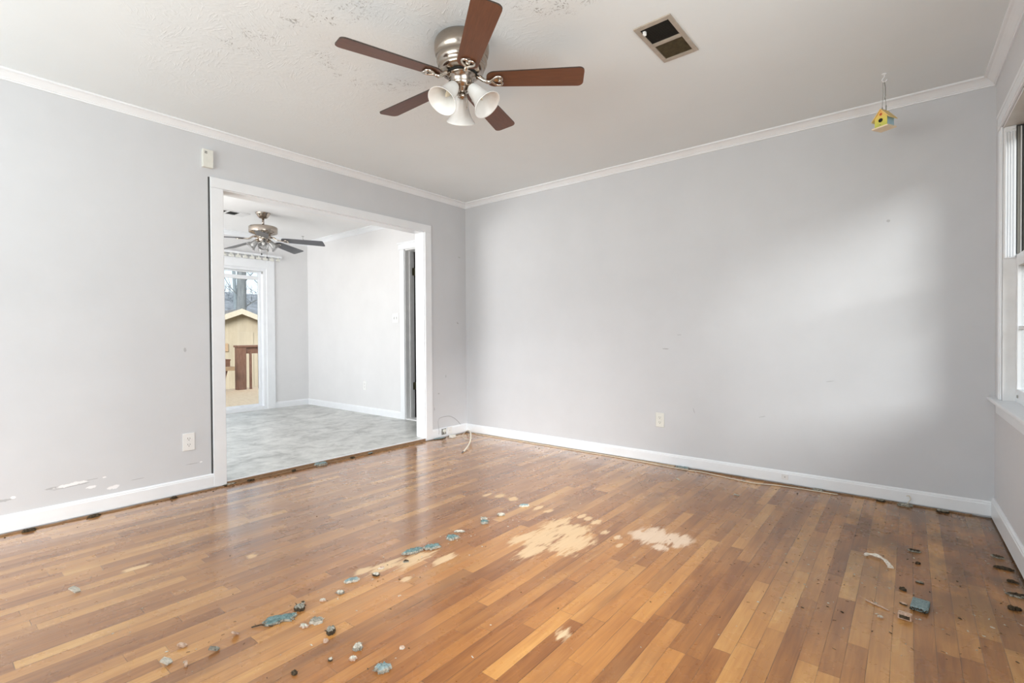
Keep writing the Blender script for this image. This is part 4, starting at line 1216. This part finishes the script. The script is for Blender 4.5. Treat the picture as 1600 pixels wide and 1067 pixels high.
for x, y, z, nr, lb in ((0, -0.110, 1.861, (1, 0, 0), 'bent nail high on the narrow wall between opening and corner'), (0, -0.136, 1.166, (1, 0, 0), 'short nail at mid height on the narrow wall beside the corner')):
    m = MB(); m.tube([(0, 0, 0), (0, 0.012, 0.001), (0.003, 0.020, -0.006)], 0.0016, 6); m.lathe([(0, -0.001), (0.005, 0), (0.004, 0.0015), (0, 0.002)], 10, mat=Matrix.Translation((0.003, 0.020, -0.007)))
    q = m.build('wall_nail', M_alu); q.matrix_world = wall_frame(x, y, z, nr); tag(q, lb, 'nail')
m = MB(); m.lathe([(0, 0), (0.018, 0), (0.016, -0.004), (0.004, -0.008)], 14); m.tube([(0, 0, -0.005), (0, 0, -0.025), (-0.010, 0.004, -0.038), (-0.002, 0.006, -0.054), (0.010, 0.004, -0.045)], 0.004, 8)
q = m.build('ceiling_hook', M_alu); q.location = (-2.90, -0.27, H); tag(q, 'grey hook in the dining-room ceiling beyond the far fan', 'hook')

# low-voltage plates and wires by the left corner
q = empty('cable_jack', (0, 0, 0)); q.matrix_world = wall_frame(BT, -0.350, 0.060, (1, 0, 0)); tag(q, 'small open grey cable jack on the baseboard beside the opening', 'jack')
m = MB(); m.bbox((-0.030, 0, -0.030), (0.030, 0.005, 0.030), 0.002); m.build('plate', M_alu, q)
m = MB(); m.bbox((-0.018, 0.004, -0.004), (0.016, 0.022, 0.024), 0.003); m.tube([(0.0, 0.012, 0.0), (0.004, 0.014, -0.022)], 0.004, 8); m.build('connector', M_ivory, q)
q = empty('blank_plate', (0, 0, 0)); q.matrix_world = wall_frame(BT, -0.272, 0.062, (1, 0, 0)); tag(q, 'small square white blank plate on the baseboard nearest the corner', 'wall plate')
MB().bbox((-0.034, 0, -0.034), (0.034, 0.008, 0.034), 0.002).build('cover', M_plastic, q)
MB().lathe([(0, 0), (0.003, 0.0), (0.003, 0.001), (0, 0.0013)], 8, mat=Matrix.Translation((0, 0.008, 0)) @ Matrix.Rotation(-PI / 2, 4, 'X')).build('screw', M_alu, q)
q = empty('painted_jack', (0, 0, 0)); q.matrix_world = wall_frame(3.042, -BT, 0.053, (0, -1, 0)); tag(q, 'painted-over square jack on the long back baseboard', 'jack')
MB().bbox((-0.020, 0, -0.018), (0.020, 0.005, 0.018), 0.002).build('cover', M_trim_worn, q)
MB().lathe([(0, 0), (0.003, 0.0), (0.003, 0.0008), (0, 0.001)], 8, mat=Matrix.Translation((0, 0.005, 0)) @ Matrix.Rotation(-PI / 2, 4, 'X')).build('screw', M_slot, q)

def smooth_path(pts, n=6):
    pts = [Vector(p) for p in pts]; out = []
    for i in range(len(pts) - 1):
        p0 = pts[max(0, i - 1)]; p1 = pts[i]; p2 = pts[i + 1]; p3 = pts[min(len(pts) - 1, i + 2)]
        for k in range(n):
            t = k / n
            out.append(0.5 * ((2 * p1) + (p2 - p0) * t + (2 * p0 - 5 * p1 + 4 * p2 - p3) * t * t + (3 * p1 - p0 - 3 * p2 + p3) * t ** 3))
    return out + [pts[-1]]
M_cable = simple('cream_cable_sheath', (0.78, 0.72, 0.60), 0.45, var=0.05)
M_wire = simple('pale_thin_wire', (0.66, 0.58, 0.46), 0.5, var=0.08)
ca = empty('coaxial_cable', (0.03, -0.03, 0.02))
tag(ca, 'thick white cable end curving out of the left corner onto the floor', 'cable')
o = Matrix.Translation((-0.03, 0.03, -0.02))
part(MB().tube(smooth_path([(0.010, -0.012, 0.010), (0.10, -0.085, 0.040), (0.26, -0.215, 0.062), (0.42, -0.375, 0.050), (0.53, -0.515, 0.028), (0.605, -0.640, 0.012), (0.630, -0.690, 0.008)]), 0.0065, 10), 'sheath', M_cable, ca, o)
part(MB().tube([(0.628, -0.688, 0.008), (0.650, -0.730, 0.006)], [0.0055, 0.0035], 10), 'stripped_end', M_slot, ca, o)
pl = empty('phone_plug', (0.095, -0.295, 0.0))
tag(pl, 'cream plug with a looped thin wire lying in the left corner', 'plug')
o = Matrix.Translation((-0.095, 0.295, 0))
part(MB().bbox((0.070, -0.330, 0.001), (0.115, -0.275, 0.030), 0.004).box((0.100, -0.3305, 0.010), (0.1155, -0.315, 0.022)), 'plug_body', M_ivory, pl, o)
part(MB().tube(smooth_path([(0.09, -0.275, 0.012), (0.11, -0.225, 0.004), (0.17, -0.235, 0.003), (0.24, -0.275, 0.003), (0.30, -0.290, 0.005), (0.30, -0.235, 0.006), (0.20, -0.180, 0.005), (0.13, -0.185, 0.004), (0.08, -0.135, 0.010), (0.030, -0.040, 0.014)]), 0.0026, 6), 'cord', M_wire, pl, o)
q = MB().tube(smooth_path([(0.004, -0.415, 0.020), (0.0175, -0.416, 0.060), (0.016, -0.417, 0.105), (0.006, -0.416, 0.180), (0.006, -0.380, 0.205), (0.006, -0.275, 0.208), (0.005, -0.20, 0.180), (0.004, -0.146, 0.142), (0.018, -0.11, 0.100)]), 0.0022, 6).build('bell_wire', simple('grey_wire', (0.42, 0.42, 0.43), 0.5))
tag(q, 'thin grey wire looping up the narrow wall from the baseboard jack', 'wire')
q = MB().tube(smooth_path([(0.165, -0.036, 0.006), (0.22, -0.040, 0.004), (0.60, -0.043, 0.004), (1.2, -0.040, 0.004), (1.8, -0.041, 0.004), (2.24, -0.068, 0.005), (2.397, -0.072, 0.005), (2.503, -0.064, 0.005), (2.610, -0.080, 0.004), (2.728, -0.104, 0.004),
                       (2.878, -0.120, 0.004), (2.985, -0.085, 0.004), (3.139, -0.066, 0.004), (3.35, -0.060, 0.004)]), 0.0036, 6).build('phone_wire', M_wire)
tag(q, 'long pale wire lying on the floor along the back baseboard', 'wire')
q = MB().tube(smooth_path([(3.693, -0.045, 0.005), (3.700, -0.030, 0.020), (3.710, -0.022, 0.040), (3.702, -0.018, 0.056), (3.690, -0.018, 0.052)]), 0.0022, 6).build('wire_hook', M_wire)
tag(q, 'short curled wire standing against the back baseboard near the right corner', 'wire')

# ------------------------------------------------------------------ tack strips left around the edges
def strip(name, a, b, wd, ht, mat, label, seed, axis):
    rnd = random.Random(seed); m = MB()
    n = 60; L = []
    for k in range(n + 1):
        t = k / n; p = Vector(a).lerp(Vector(b), t); j = rnd.uniform(-0.002, 0.002)
        w_ = wd * rnd.uniform(0.85, 1.12); h_ = ht * rnd.uniform(0.75, 1.1)
        if axis == 'x': L.append([(p.x, p.y + j, 0.0005), (p.x, p.y + j - w_, 0.0005), (p.x, p.y + j - w_, h_), (p.x, p.y + j, h_)])
        else: L.append([(p.x + j, p.y, 0.0005), (p.x + j + w_, p.y, 0.0005), (p.x + j + w_, p.y, h_), (p.x + j, p.y, h_)])
    vs = [q for r_ in L for q in r_]; fs = [(0, 1, 2, 3), (4 * n + 3, 4 * n + 2, 4 * n + 1, 4 * n)]
    for k in range(n):
        for i_ in range(4): fs.append((4 * k + i_, 4 * k + (i_ + 1) % 4, 4 * k + 4 + (i_ + 1) % 4, 4 * k + 4 + i_))
    m.add(vs, fs)
    return tag(m.build(name, mat), label, 'tack strip', 'tack strips')
strip('tack_strip', (0.010, -2.40, 0), (0.010, -0.60, 0), 0.024, 0.008, M_tack, 'brown wooden tack strip across the foot of the wide opening', 1, 'y')
strip('tack_strip', (0.014, -5.0, 0), (0.014, -2.42, 0), 0.020, 0.007, M_tack, 'brown wooden tack strip under the left wall baseboard', 2, 'y')
strip('tack_strip', (0.10, -0.010, 0), (2.28, -0.010, 0), 0.018, 0.007, M_tack_pale, 'pale wooden tack strip at the left half of the back baseboard', 3, 'x')
strip('tack_strip', (2.44, -0.012, 0), (3.98, -0.012, 0), 0.016, 0.006, M_tack, 'brown wooden tack strip at the right half of the back baseboard', 4, 'x')

# ------------------------------------------------------------------ scraps on the floor
def foam(name, a, b):
    n = NT(name); p = n.pos(); f = n.noise(p, 120, 5, 0.7)
    n.set('Base Color', n.ramp(f, [(0.34, a), (0.62, b)])).set('Roughness', 0.95).set('Specular IOR Level', 0.1)
    n.bump(f, 0.8, 0.004); return n.mat
M_teal = foam('teal_carpet_pad', (0.065, 0.112, 0.112), (0.20, 0.285, 0.28))
M_tealg = foam('grey_teal_carpet_pad', (0.13, 0.19, 0.195), (0.30, 0.37, 0.37))
M_fl_grey = foam('grey_fluff', (0.10, 0.093, 0.075), (0.42, 0.40, 0.34))
M_fl_white = foam('off_white_fluff', (0.32, 0.295, 0.245), (0.64, 0.60, 0.52))
M_fl_dark = foam('dark_brown_fluff', (0.022, 0.017, 0.012), (0.10, 0.075, 0.05))
M_fl_pink = foam('pinkish_tan_crumb', (0.36, 0.23, 0.16), (0.62, 0.46, 0.36))

def scrap(name, x, y, L, W, h, ang, top, side, seed, label, cat, group=None, jag=0.28, n=26, z0=0.0005, tufts=14):
    """a torn lump: ragged outline, domed rough top, fibres at the rim"""
    rnd = random.Random(seed); m = MB()
    rings = [(0.0, 1.0), (0.45, 1.0), (0.80, 0.92), (0.93, 0.70), (1.0, 0.25), (0.97, 0.0)]
    L *= 0.88; W *= 0.88; h *= 0.8
    rad = []
    for k in range(n):
        a = 2 * PI * k / n
        q = 1.0 + jag * (mnoise.noise(Vector((math.cos(a) * 1.6, math.sin(a) * 1.6, seed * 3.1))) * 1.2 + rnd.uniform(-0.5, 0.5))
        rad.append(max(0.35, q))
    vs = [(0, 0, h)]; 
    for fr_, hh in rings[1:]:
        for k in range(n):
            a = 2 * PI * k / n; r_ = fr_ * rad[k]
            z = h * hh * (1 + rnd.uniform(-0.22, 0.22)) if hh > 0 else 0
            vs.append((L / 2 * r_ * math.cos(a), W / 2 * r_ * math.sin(a), max(0, z)))
    m.v += [Vector(p) for p in vs]
    def f(idx, mi): m.f.append(idx); m.m.append(mi); m.s.append(False)
    for k in range(n): f([0, 1 + k, 1 + (k + 1) % n], 0)
    for i_ in range(len(rings) - 2):
        for k in range(n):
            a_ = 1 + i_ * n + k; b_ = 1 + i_ * n + (k + 1) % n
            f([a_, a_ + n, b_ + n, b_], 0 if i_ < 2 else 1)
    f([1 + (len(rings) - 2) * n + k for k in range(n)][::-1], 1)
    for k in range(tufts):
        a = rnd.uniform(0, 2 * PI); kk = int(a / (2 * PI) * n) % n
        p = Vector((L / 2 * rad[kk] * 0.92 * math.cos(a), W / 2 * rad[kk] * 0.92 * math.sin(a), h * rnd.uniform(0.2, 0.7)))
        d = Vector((math.cos(a + rnd.uniform(-.8, .8)), math.sin(a + rnd.uniform(-.8, .8)), rnd.uniform(-0.5, 0.5)))
        e = p + d * min(L, W) * rnd.uniform(0.12, 0.3); e.z = max(0.0006, e.z)
        m.tube([p, (p + e) / 2 + Vector((0, 0, h * 0.1)), e], [min(L, W) * 0.06, min(L, W) * 0.045, min(L, W) * 0.015], 4, 1, smooth=False)
    o_ = m.build(name, [top, side]); o_.location = (x, y, z0); o_.rotation_euler = (0, 0, ang)
    return tag(o_, label, cat, group)

GS = 'carpet pad scraps along the old seam'
S = scrap
S('carpet_pad_scrap', 1.930, -2.945, 0.115, 0.055, 0.016, 1.05, M_teal, M_fl_grey, 11, 'largest torn teal carpet pad scrap, in the left foreground', 'foam scrap', GS, 0.55)
S('carpet_pad_scrap', 1.914, -2.868, 0.046, 0.040, 0.020, 0.4, M_fl_grey, M_fl_dark, 12, 'dark grey tuft touching the right end of the largest teal scrap', 'foam scrap', GS)
S('carpet_pad_scrap', 2.046, -2.876, 0.050, 0.032, 0.022, 0.9, M_fl_grey, M_fl_white, 13, 'grey-white tuft right below the largest teal scrap', 'foam scrap', GS, 0.4)
S('carpet_pad_scrap', 2.035, -2.915, 0.030, 0.024, 0.010, 0.2, M_fl_white, M_fl_pink, 14, 'pale curl beside the grey-white tuft in the left foreground', 'foam scrap', GS, 0.45)
S('carpet_pad_scrap', 2.143, -2.876, 0.034, 0.034, 0.024, 1.3, M_fl_grey, M_fl_dark, 15, 'upright grey tuft with a pinkish crumb in front, left foreground', 'foam scrap', GS)
S('carpet_pad_crumb', 2.176, -2.914, 0.020, 0.018, 0.012, 0.3, M_fl_pink, M_fl_pink, 16, 'pinkish crumb in front of the upright grey tuft', 'crumb', GS, tufts=4)
S('carpet_pad_scrap', 2.290, -2.866, 0.034, 0.030, 0.018, 2.0, M_fl_white, M_fl_grey, 17, 'pale spiky tuft between the foreground grey tufts and the bottom edge', 'foam scrap', GS, 0.45)
S('carpet_pad_crumb', 2.328, -2.908, 0.025, 0.022, 0.012, 0.7, M_fl_white, M_fl_pink, 18, 'pale pinkish tuft just in front of the pale spiky tuft', 'crumb', GS)
S('carpet_pad_crumb', 2.275, -2.956, 0.016, 0.014, 0.010, 0.7, M_fl_white, M_fl_dark, 19, 'single small white crumb above the dark square bit in the foreground', 'crumb', GS, tufts=4)
S('dirt_clump', 2.246, -3.059, 0.020, 0.018, 0.012, 0.2, M_fl_dark, M_fl_dark, 20, 'nearly black square bit at the bottom edge of the foreground', 'dirt clump', None, 0.15, tufts=3)
S('carpet_pad_scrap', 2.444, -2.880, 0.056, 0.036, 0.022, 0.75, M_tealg, M_fl_grey, 21, 'grey-teal lump nearest the bottom edge of the picture', 'foam scrap', GS, 0.35)
S('carpet_pad_crumb', 2.405, -2.775, 0.018, 0.016, 0.008, 0.2, M_fl_pink, M_fl_white, 22, 'pinkish crumb above the grey-teal foreground lump', 'crumb', GS, tufts=4)
S('carpet_pad_crumb', 1.929, -2.708, 0.030, 0.024, 0.012, 0.5, M_fl_white, M_fl_grey, 23, 'off-white tuft in the seam row, next after the smallest crumbs', 'crumb', GS)
S('carpet_pad_crumb', 1.928, -2.782, 0.022, 0.018, 0.010, 0.9, M_fl_white, M_fl_pink, 24, 'small pinkish-white crumb in the seam row below the off-white tuft', 'crumb', GS, tufts=5)
S('carpet_pad_crumb', 1.884, -2.838, 0.016, 0.014, 0.010, 0.4, M_fl_dark, M_fl_white, 25, 'tiny dark crumb just above the largest teal scrap', 'crumb', GS, tufts=4)
S('carpet_pad_scrap', 1.883, -2.622, 0.064, 0.030, 0.016, 1.15, M_tealg, M_fl_white, 26, 'narrow grey-teal scrap with white rim midway along the seam row', 'foam scrap', GS, 0.3)
S('carpet_pad_crumb', 1.917, -2.528, 0.034, 0.026, 0.012, 0.3, M_fl_white, M_fl_dark, 27, 'white crumb left of the pale bare patch in the seam row', 'crumb', GS)
S('carpet_pad_crumb', 1.883, -2.475, 0.030, 0.022, 0.008, 0.9, M_fl_pink, M_fl_white, 28, 'flat tan crumb lying on the edge of the pale bare patch', 'crumb', GS, tufts=6)
S('carpet_pad_scrap', 1.866, -2.282, 0.112, 0.046, 0.018, 1.30, M_teal, M_fl_grey, 29, 'long teal scrap at the right end of the pale bare patch', 'foam scrap', GS, 0.2)
S('dirt_clump', 1.918, -2.366, 0.030, 0.022, 0.008, 0.6, M_fl_dark, M_fl_grey, 30, 'small dark brown clump below the long teal scrap', 'dirt clump', GS)
S('carpet_pad_scrap', 1.902, -2.190, 0.094, 0.050, 0.018, 1.2, M_teal, M_fl_grey, 31, 'teal scrap with a ragged dark lower edge right of the long one', 'foam scrap', GS, 0.3, tufts=22)
S('carpet_pad_scrap', 1.896, -2.055, 0.068, 0.050, 0.020, 1.0, M_teal, M_fl_grey, 32, 'small fan-shaped teal scrap below the white sliver', 'foam scrap', GS, 0.35, tufts=20)
S('carpet_pad_scrap', 1.866, -1.971, 0.062, 0.022, 0.010, 0.72, M_fl_white, M_fl_grey, 33, 'white sliver just above the small fan-shaped teal scrap', 'foam scrap', GS, 0.2, tufts=5)
S('carpet_pad_scrap', 1.886, -1.800, 0.050, 0.044, 0.020, 1.6, M_teal, M_fl_grey, 34, 'bright teal tuft with a grey crumb behind it, by the big bare patch', 'foam scrap', GS, 0.3)
S('carpet_pad_crumb', 1.845, -1.758, 0.040, 0.026, 0.012, 0.6, M_fl_grey, M_fl_white, 35, 'grey crumb directly behind the bright teal tuft', 'crumb', GS)
S('carpet_pad_crumb', 1.883, -1.652, 0.046, 0.030, 0.014, 0.4, M_fl_white, M_fl_grey, 36, 'grey-white tuft second from the far end of the seam row', 'crumb', GS)
S('carpet_pad_scrap', 1.897, -1.453, 0.062, 0.034, 0.016, 0.8, M_tealg, M_fl_white, 37, 'grey and white tuft at the far end of the seam row', 'foam scrap', GS)
# right-hand side
GR = 'scraps near the window wall'
q = MB().tube(smooth_path([(3.545, -1.006, 0.004), (3.562, -0.995, 0.008), (3.592, -1.004, 0.012), (3.618, -1.022, 0.008), (3.634, -1.055, 0.004), (3.642, -1.085, 0.003)], 5), [0.0065 + 0.0022 * math.sin(k * 0.8) + (0.004 if k > 19 else 0) for k in range(26)], 6, smooth=False).build('paper_sliver', foam('cream_torn_paper', (0.55, 0.50, 0.42), (0.86, 0.81, 0.73)))
tag(q, 'curved off-white torn strip on the floor at the right, in front of the back wall', 'torn strip')
S('dirt_clump', 3.725, -0.811, 0.050, 0.026, 0.012, 0.1, M_fl_dark, M_fl_grey, 41, 'dark oblong clump right of the curved white strip, nearest the back wall', 'dirt clump', GR)
S('dirt_clump', 3.735, -0.960, 0.022, 0.018, 0.010, 0.4, M_fl_dark, M_fl_dark, 42, 'small dark clump between the dark oblong clump and the teal square', 'dirt clump', GR, tufts=5)
S('dirt_clump', 3.739, -1.175, 0.032, 0.014, 0.008, -0.1, M_fl_grey, M_fl_dark, 43, 'thin olive-brown flake above the teal square scrap', 'dirt clump', GR, tufts=5)
S('dirt_clump', 3.686, -1.288, 0.028, 0.016, 0.012, -0.4, M_fl_dark, M_fl_dark, 44, 'dark curved clump above left of the teal square scrap', 'dirt clump', GR, 0.12, tufts=3)
S('carpet_pad_crumb', 3.688, -1.419, 0.026, 0.014, 0.008, -0.5, M_fl_pink, M_fl_dark, 45, 'pinkish crumb touching the left side of the teal square scrap', 'crumb', GR, tufts=4)
m = MB()
m.bbox((-0.026, -0.042, 0.0), (0.026, 0.042, 0.016), 0.004)
q = m.build('carpet_pad_square', [M_tealg]); q.location = (3.738, -1.408, 0.001); q.rotation_euler = (0, 0, -0.10)
tag(q, 'square grey-teal carpet pad block on the right-hand floor', 'foam scrap', GR)
m = MB(); rnd = random.Random(3)
for k in range(22):
    a = Vector((-0.026 + 0.0024 * k, -0.043, rnd.uniform(0.002, 0.013)))
    m.tube([a, a + Vector((rnd.uniform(-.003, .003), -rnd.uniform(.003, .008), rnd.uniform(-.002, .001)))], [0.0022, 0.001], 4)
m.build('frayed_edge', M_fl_dark, q)
m = MB(); m.bbox((-0.020, -0.012, 0), (0.020, 0.012, 0.022), 0.003)
q = m.build('carpet_pad_block', [M_fl_pink]); q.location = (3.694, -1.540, 0.001); q.rotation_euler = (0, 0, -0.12); tag(q, 'tan block with a dark side below the teal square', 'foam scrap', GR)
m = MB(); m.bbox((-0.015, -0.0135, 0.005), (0.015, -0.0115, 0.017), 0.001); m.build('dark_side', M_fl_dark, q)
S('carpet_pad_crumb', 3.625, -1.582, 0.020, 0.016, 0.008, 0.3, M_fl_white, M_fl_pink, 46, 'pale crumb left of the tan block', 'crumb', GR, tufts=5)
q = MB().tube([(3.575, -1.475, 0.003), (3.60, -1.490, 0.004), (3.625, -1.498, 0.003), (3.648, -1.512, 0.002)], [0.003, 0.004, 0.0035, 0.002], 5, smooth=False).build('wood_splinter', M_fl_pink)
tag(q, 'pinkish splinter lying left of the teal square scrap', 'splinter')
for i_, (x, y, L, W, lb) in enumerate(((4.020, -0.658, 0.055, 0.034, 'dark ring-shaped tuft by the window wall baseboard, farthest back'), (4.028, -0.798, 0.066, 0.026, 'flat dark tuft by the window wall, second from the back'),
                                  (4.033, -0.936, 0.060, 0.018, 'thin dark streak of fluff by the window wall, third from the back'), (4.031, -1.077, 0.078, 0.040, 'largest dark spiky tuft by the window wall baseboard'), (4.012, -1.213, 0.044, 0.030, 'dark tuft by the window wall nearest the camera'))):
    S('lint_tuft', x, y, L * 0.72, W * 0.72, 0.013, -0.2 + 0.1 * i_, M_fl_dark, M_fl_grey if i_ in (0, 3) else M_fl_dark, 50 + i_, lb, 'fluff', 'dark tufts along the window wall', 0.8, tufts=30)
# left foreground chips
def chip(x, y, L, W, ang, mat, label, name='wood_chip', tilt=0.25, h=0.006):
    m = MB(); m.prism([(-L / 2, -W / 2), (L * 0.3, -W * 0.6), (L / 2, W * 0.1), (L * 0.2, W / 2), (-L * 0.4, W * 0.4)], 0, h)
    q = m.build(name, mat); q.location = (x, y, 0.001 + L / 2 * abs(math.sin(tilt))); q.rotation_euler = (0, tilt, ang)
    return tag(q, label, 'chip')
chip(1.885, -3.289, 0.034, 0.022, 0.9, M_fl_white, 'folded cream chip with a dark shadow above the bottom edge at the left', tilt=0.5)
chip(1.825, -3.226, 0.030, 0.014, 0.7, M_fl_pink, 'flat tan chip above the folded cream chip')
chip(1.933, -3.170, 0.034, 0.016, 1.2, M_fl_grey, 'grey-brown chip between the folded cream chip and the curled chip', tilt=0.4)
chip(1.899, -3.092, 0.028, 0.018, 1.9, M_fl_pink, 'curled tan chip left of the largest teal scrap', tilt=0.6)
chip(1.942, -3.252, 0.024, 0.008, -0.3, M_fl_pink, 'short thin splinter right of the folded cream chip', 'wood_splinter')
chip(1.079, -3.374, 0.040, 0.024, 0.8, M_fl_white, 'small cream chip alone on the floor near the left wall', tilt=0.55)
chip(2.431, -0.354, 0.040, 0.014, -0.5, M_fl_white, 'white flake on the floor in front of the back wall wire', 'paint_flake', 0.15, 0.002)
chip(2.845, -0.457, 0.034, 0.020, 0.2, M_fl_white, 'white flake on the floor in front of the painted jack', 'paint_flake', 0.15, 0.002)
q = MB().tube([(1.895, -3.035, 0.003), (1.91, -3.01, 0.006), (1.945, -2.985, 0.003)], 0.0022, 5, smooth=False).build('wood_splinter', M_fl_dark)
tag(q, 'dark forked splinter left of the largest teal scrap', 'splinter')
# along the walls
S('carpet_pad_scrap', 0.030, -1.700, 0.115, 0.060, 0.028, 1.45, M_tealg, M_fl_grey, 61, 'grey-teal scrap lying on the strip at the foot of the opening', 'foam scrap', None, 0.2, tufts=10)
S('carpet_pad_crumb', 0.028, -1.235, 0.055, 0.024, 0.018, 1.5, M_tealg, M_fl_dark, 62, 'small teal crumb on the opening strip toward the right jamb', 'crumb', None)
S('carpet_pad_scrap', 0.040, -0.430, 0.150, 0.060, 0.012, 1.45, M_tealg, M_fl_dark, 63, 'flat grey-teal scrap tucked under the right casing of the opening', 'foam scrap', None, 0.18, tufts=8)
S('carpet_pad_scrap', 2.345, -0.040, 0.110, 0.040, 0.020, 0.0, M_tealg, M_fl_grey, 64, 'grey-teal scrap against the back baseboard at the wire', 'foam scrap', None, 0.2, tufts=10)
for i_, (x, y, L, lb) in enumerate(((3.238, -0.036, 0.070, 'grey fluff against the back baseboard right of the painted jack'), (3.565, -0.045, 0.045, 'small dark fluff against the back baseboard left of the curled wire'), (3.681, -0.058, 0.085, 'grey fluff under the curled wire at the back baseboard'), (3.850, -0.055, 0.060, 'brown fluff against the back baseboard nearest the right corner'))):
    S('lint_tuft', x, y, L, 0.030, 0.018, 0.1, M_fl_grey, M_fl_dark if i_ % 2 else M_fl_grey, 70 + i_, lb, 'fluff', 'fluff along the back baseboard', 0.4, tufts=20)
for i_, (x, y, L, lb) in enumerate(((0.050, -3.120, 0.055, 'dark fluff under the left baseboard below the scuffed paint'), (0.045, -3.390, 0.060, 'dark fluff under the left baseboard at the left edge'), (0.040, -2.720, 0.040, 'dark brown fluff under the left baseboard below the outlet'),
                                (0.020, -2.380, 0.090, 'green-grey tuft at the foot of the left casing'), (0.035, -2.250, 0.050, 'brown fluff on the opening strip right of the left casing'), (0.035, -1.420, 0.045, 'dark fluff on the opening strip right of the grey-teal scrap'), (0.035, -1.93, 0.04, 'brown fluff on the opening strip left of the grey-teal scrap'))):
    S('lint_tuft', x, y, L, 0.026, 0.016, 1.5, M_fl_dark if i_ != 3 else M_fl_grey, M_fl_dark, 80 + i_, lb, 'fluff', 'fluff along the left wall and opening', 0.45, tufts=20)

# crumbs and staples too many and too small to count
rnd = random.Random(21)
m = MB()
def speck(x, y, s, mi):
    a = rnd.uniform(0, PI)
    L = s * rnd.uniform(0.6, 1.8); W_ = s * rnd.uniform(0.4, 0.9); h = s * rnd.uniform(0.2, 0.6)
    c, s_ = math.cos(a), math.sin(a)
    pts = [(-L, -W_), (L, -W_ * .6), (L * .7, W_), (-L * .6, W_ * .8)]
    vs = [(x + c * p - s_ * q, y + s_ * p + c * q, 0.0006) for p, q in pts] + [(x + c * p * .6 - s_ * q * .6, y + s_ * p * .6 + c * q * .6, 0.0006 + h) for p, q in pts]
    m.add(vs, [(3, 2, 1, 0), (4, 5, 6, 7), (0, 1, 5, 4), (1, 2, 6, 5), (2, 3, 7, 6), (3, 0, 4, 7)], mi)
for k in range(170): speck(rnd.uniform(3.2, 4.03), rnd.uniform(-1.75, -0.14), rnd.uniform(0.0018, 0.0050), 0 if rnd.random() < .7 else 1)
for k in range(260): speck(rnd.uniform(0.1, 4.0), rnd.uniform(-3.6, -0.14), rnd.uniform(0.0015, 0.0042), 0 if rnd.random() < .6 else 1)
for k in range(60): speck(rnd.gauss(1.92, 0.10), rnd.uniform(-3.0, -1.2), rnd.uniform(0.0015, 0.0045), 0 if rnd.random() < .7 else 1)
for k in range(110): speck(rnd.uniform(0.1, 4.0), -abs(rnd.gauss(0.0, 0.03)) - 0.135, rnd.uniform(0.002, 0.006), 1 if rnd.random() < .7 else 0)
for k in range(110): speck(abs(rnd.gauss(0.0, 0.03)) + 0.042, rnd.uniform(-3.9, -0.08), rnd.uniform(0.002, 0.006), 1 if rnd.random() < .8 else 0)
tag(m.build('floor_crumbs', [M_fl_white, M_fl_dark]), 'scattered white and brown crumbs all over the stripped wooden floor', 'crumbs', kind='stuff')
m = MB()
for k in range(110):
    x, y = (rnd.uniform(2.9, 4.0), rnd.uniform(-1.9, -0.5)) if k < 85 else (rnd.gauss(1.90, 0.05), rnd.uniform(-3.3, -1.2)) if k < 125 else (rnd.uniform(0.3, 3.5), rnd.uniform(-3.5, -0.3))
    a = rnd.uniform(0, PI); d = Vector((math.cos(a), math.sin(a), 0)) * rnd.uniform(0.003, 0.006)
    p = Vector((x, y, 0.0010)); m.tube([p - d, p + Vector((0, 0, 0.0004)), p + d], 0.0007, 4, smooth=False)
tag(m.build('carpet_staples', M_fl_dark), 'tiny dark carpet staples left in the wooden floor', 'staples', kind='stuff')
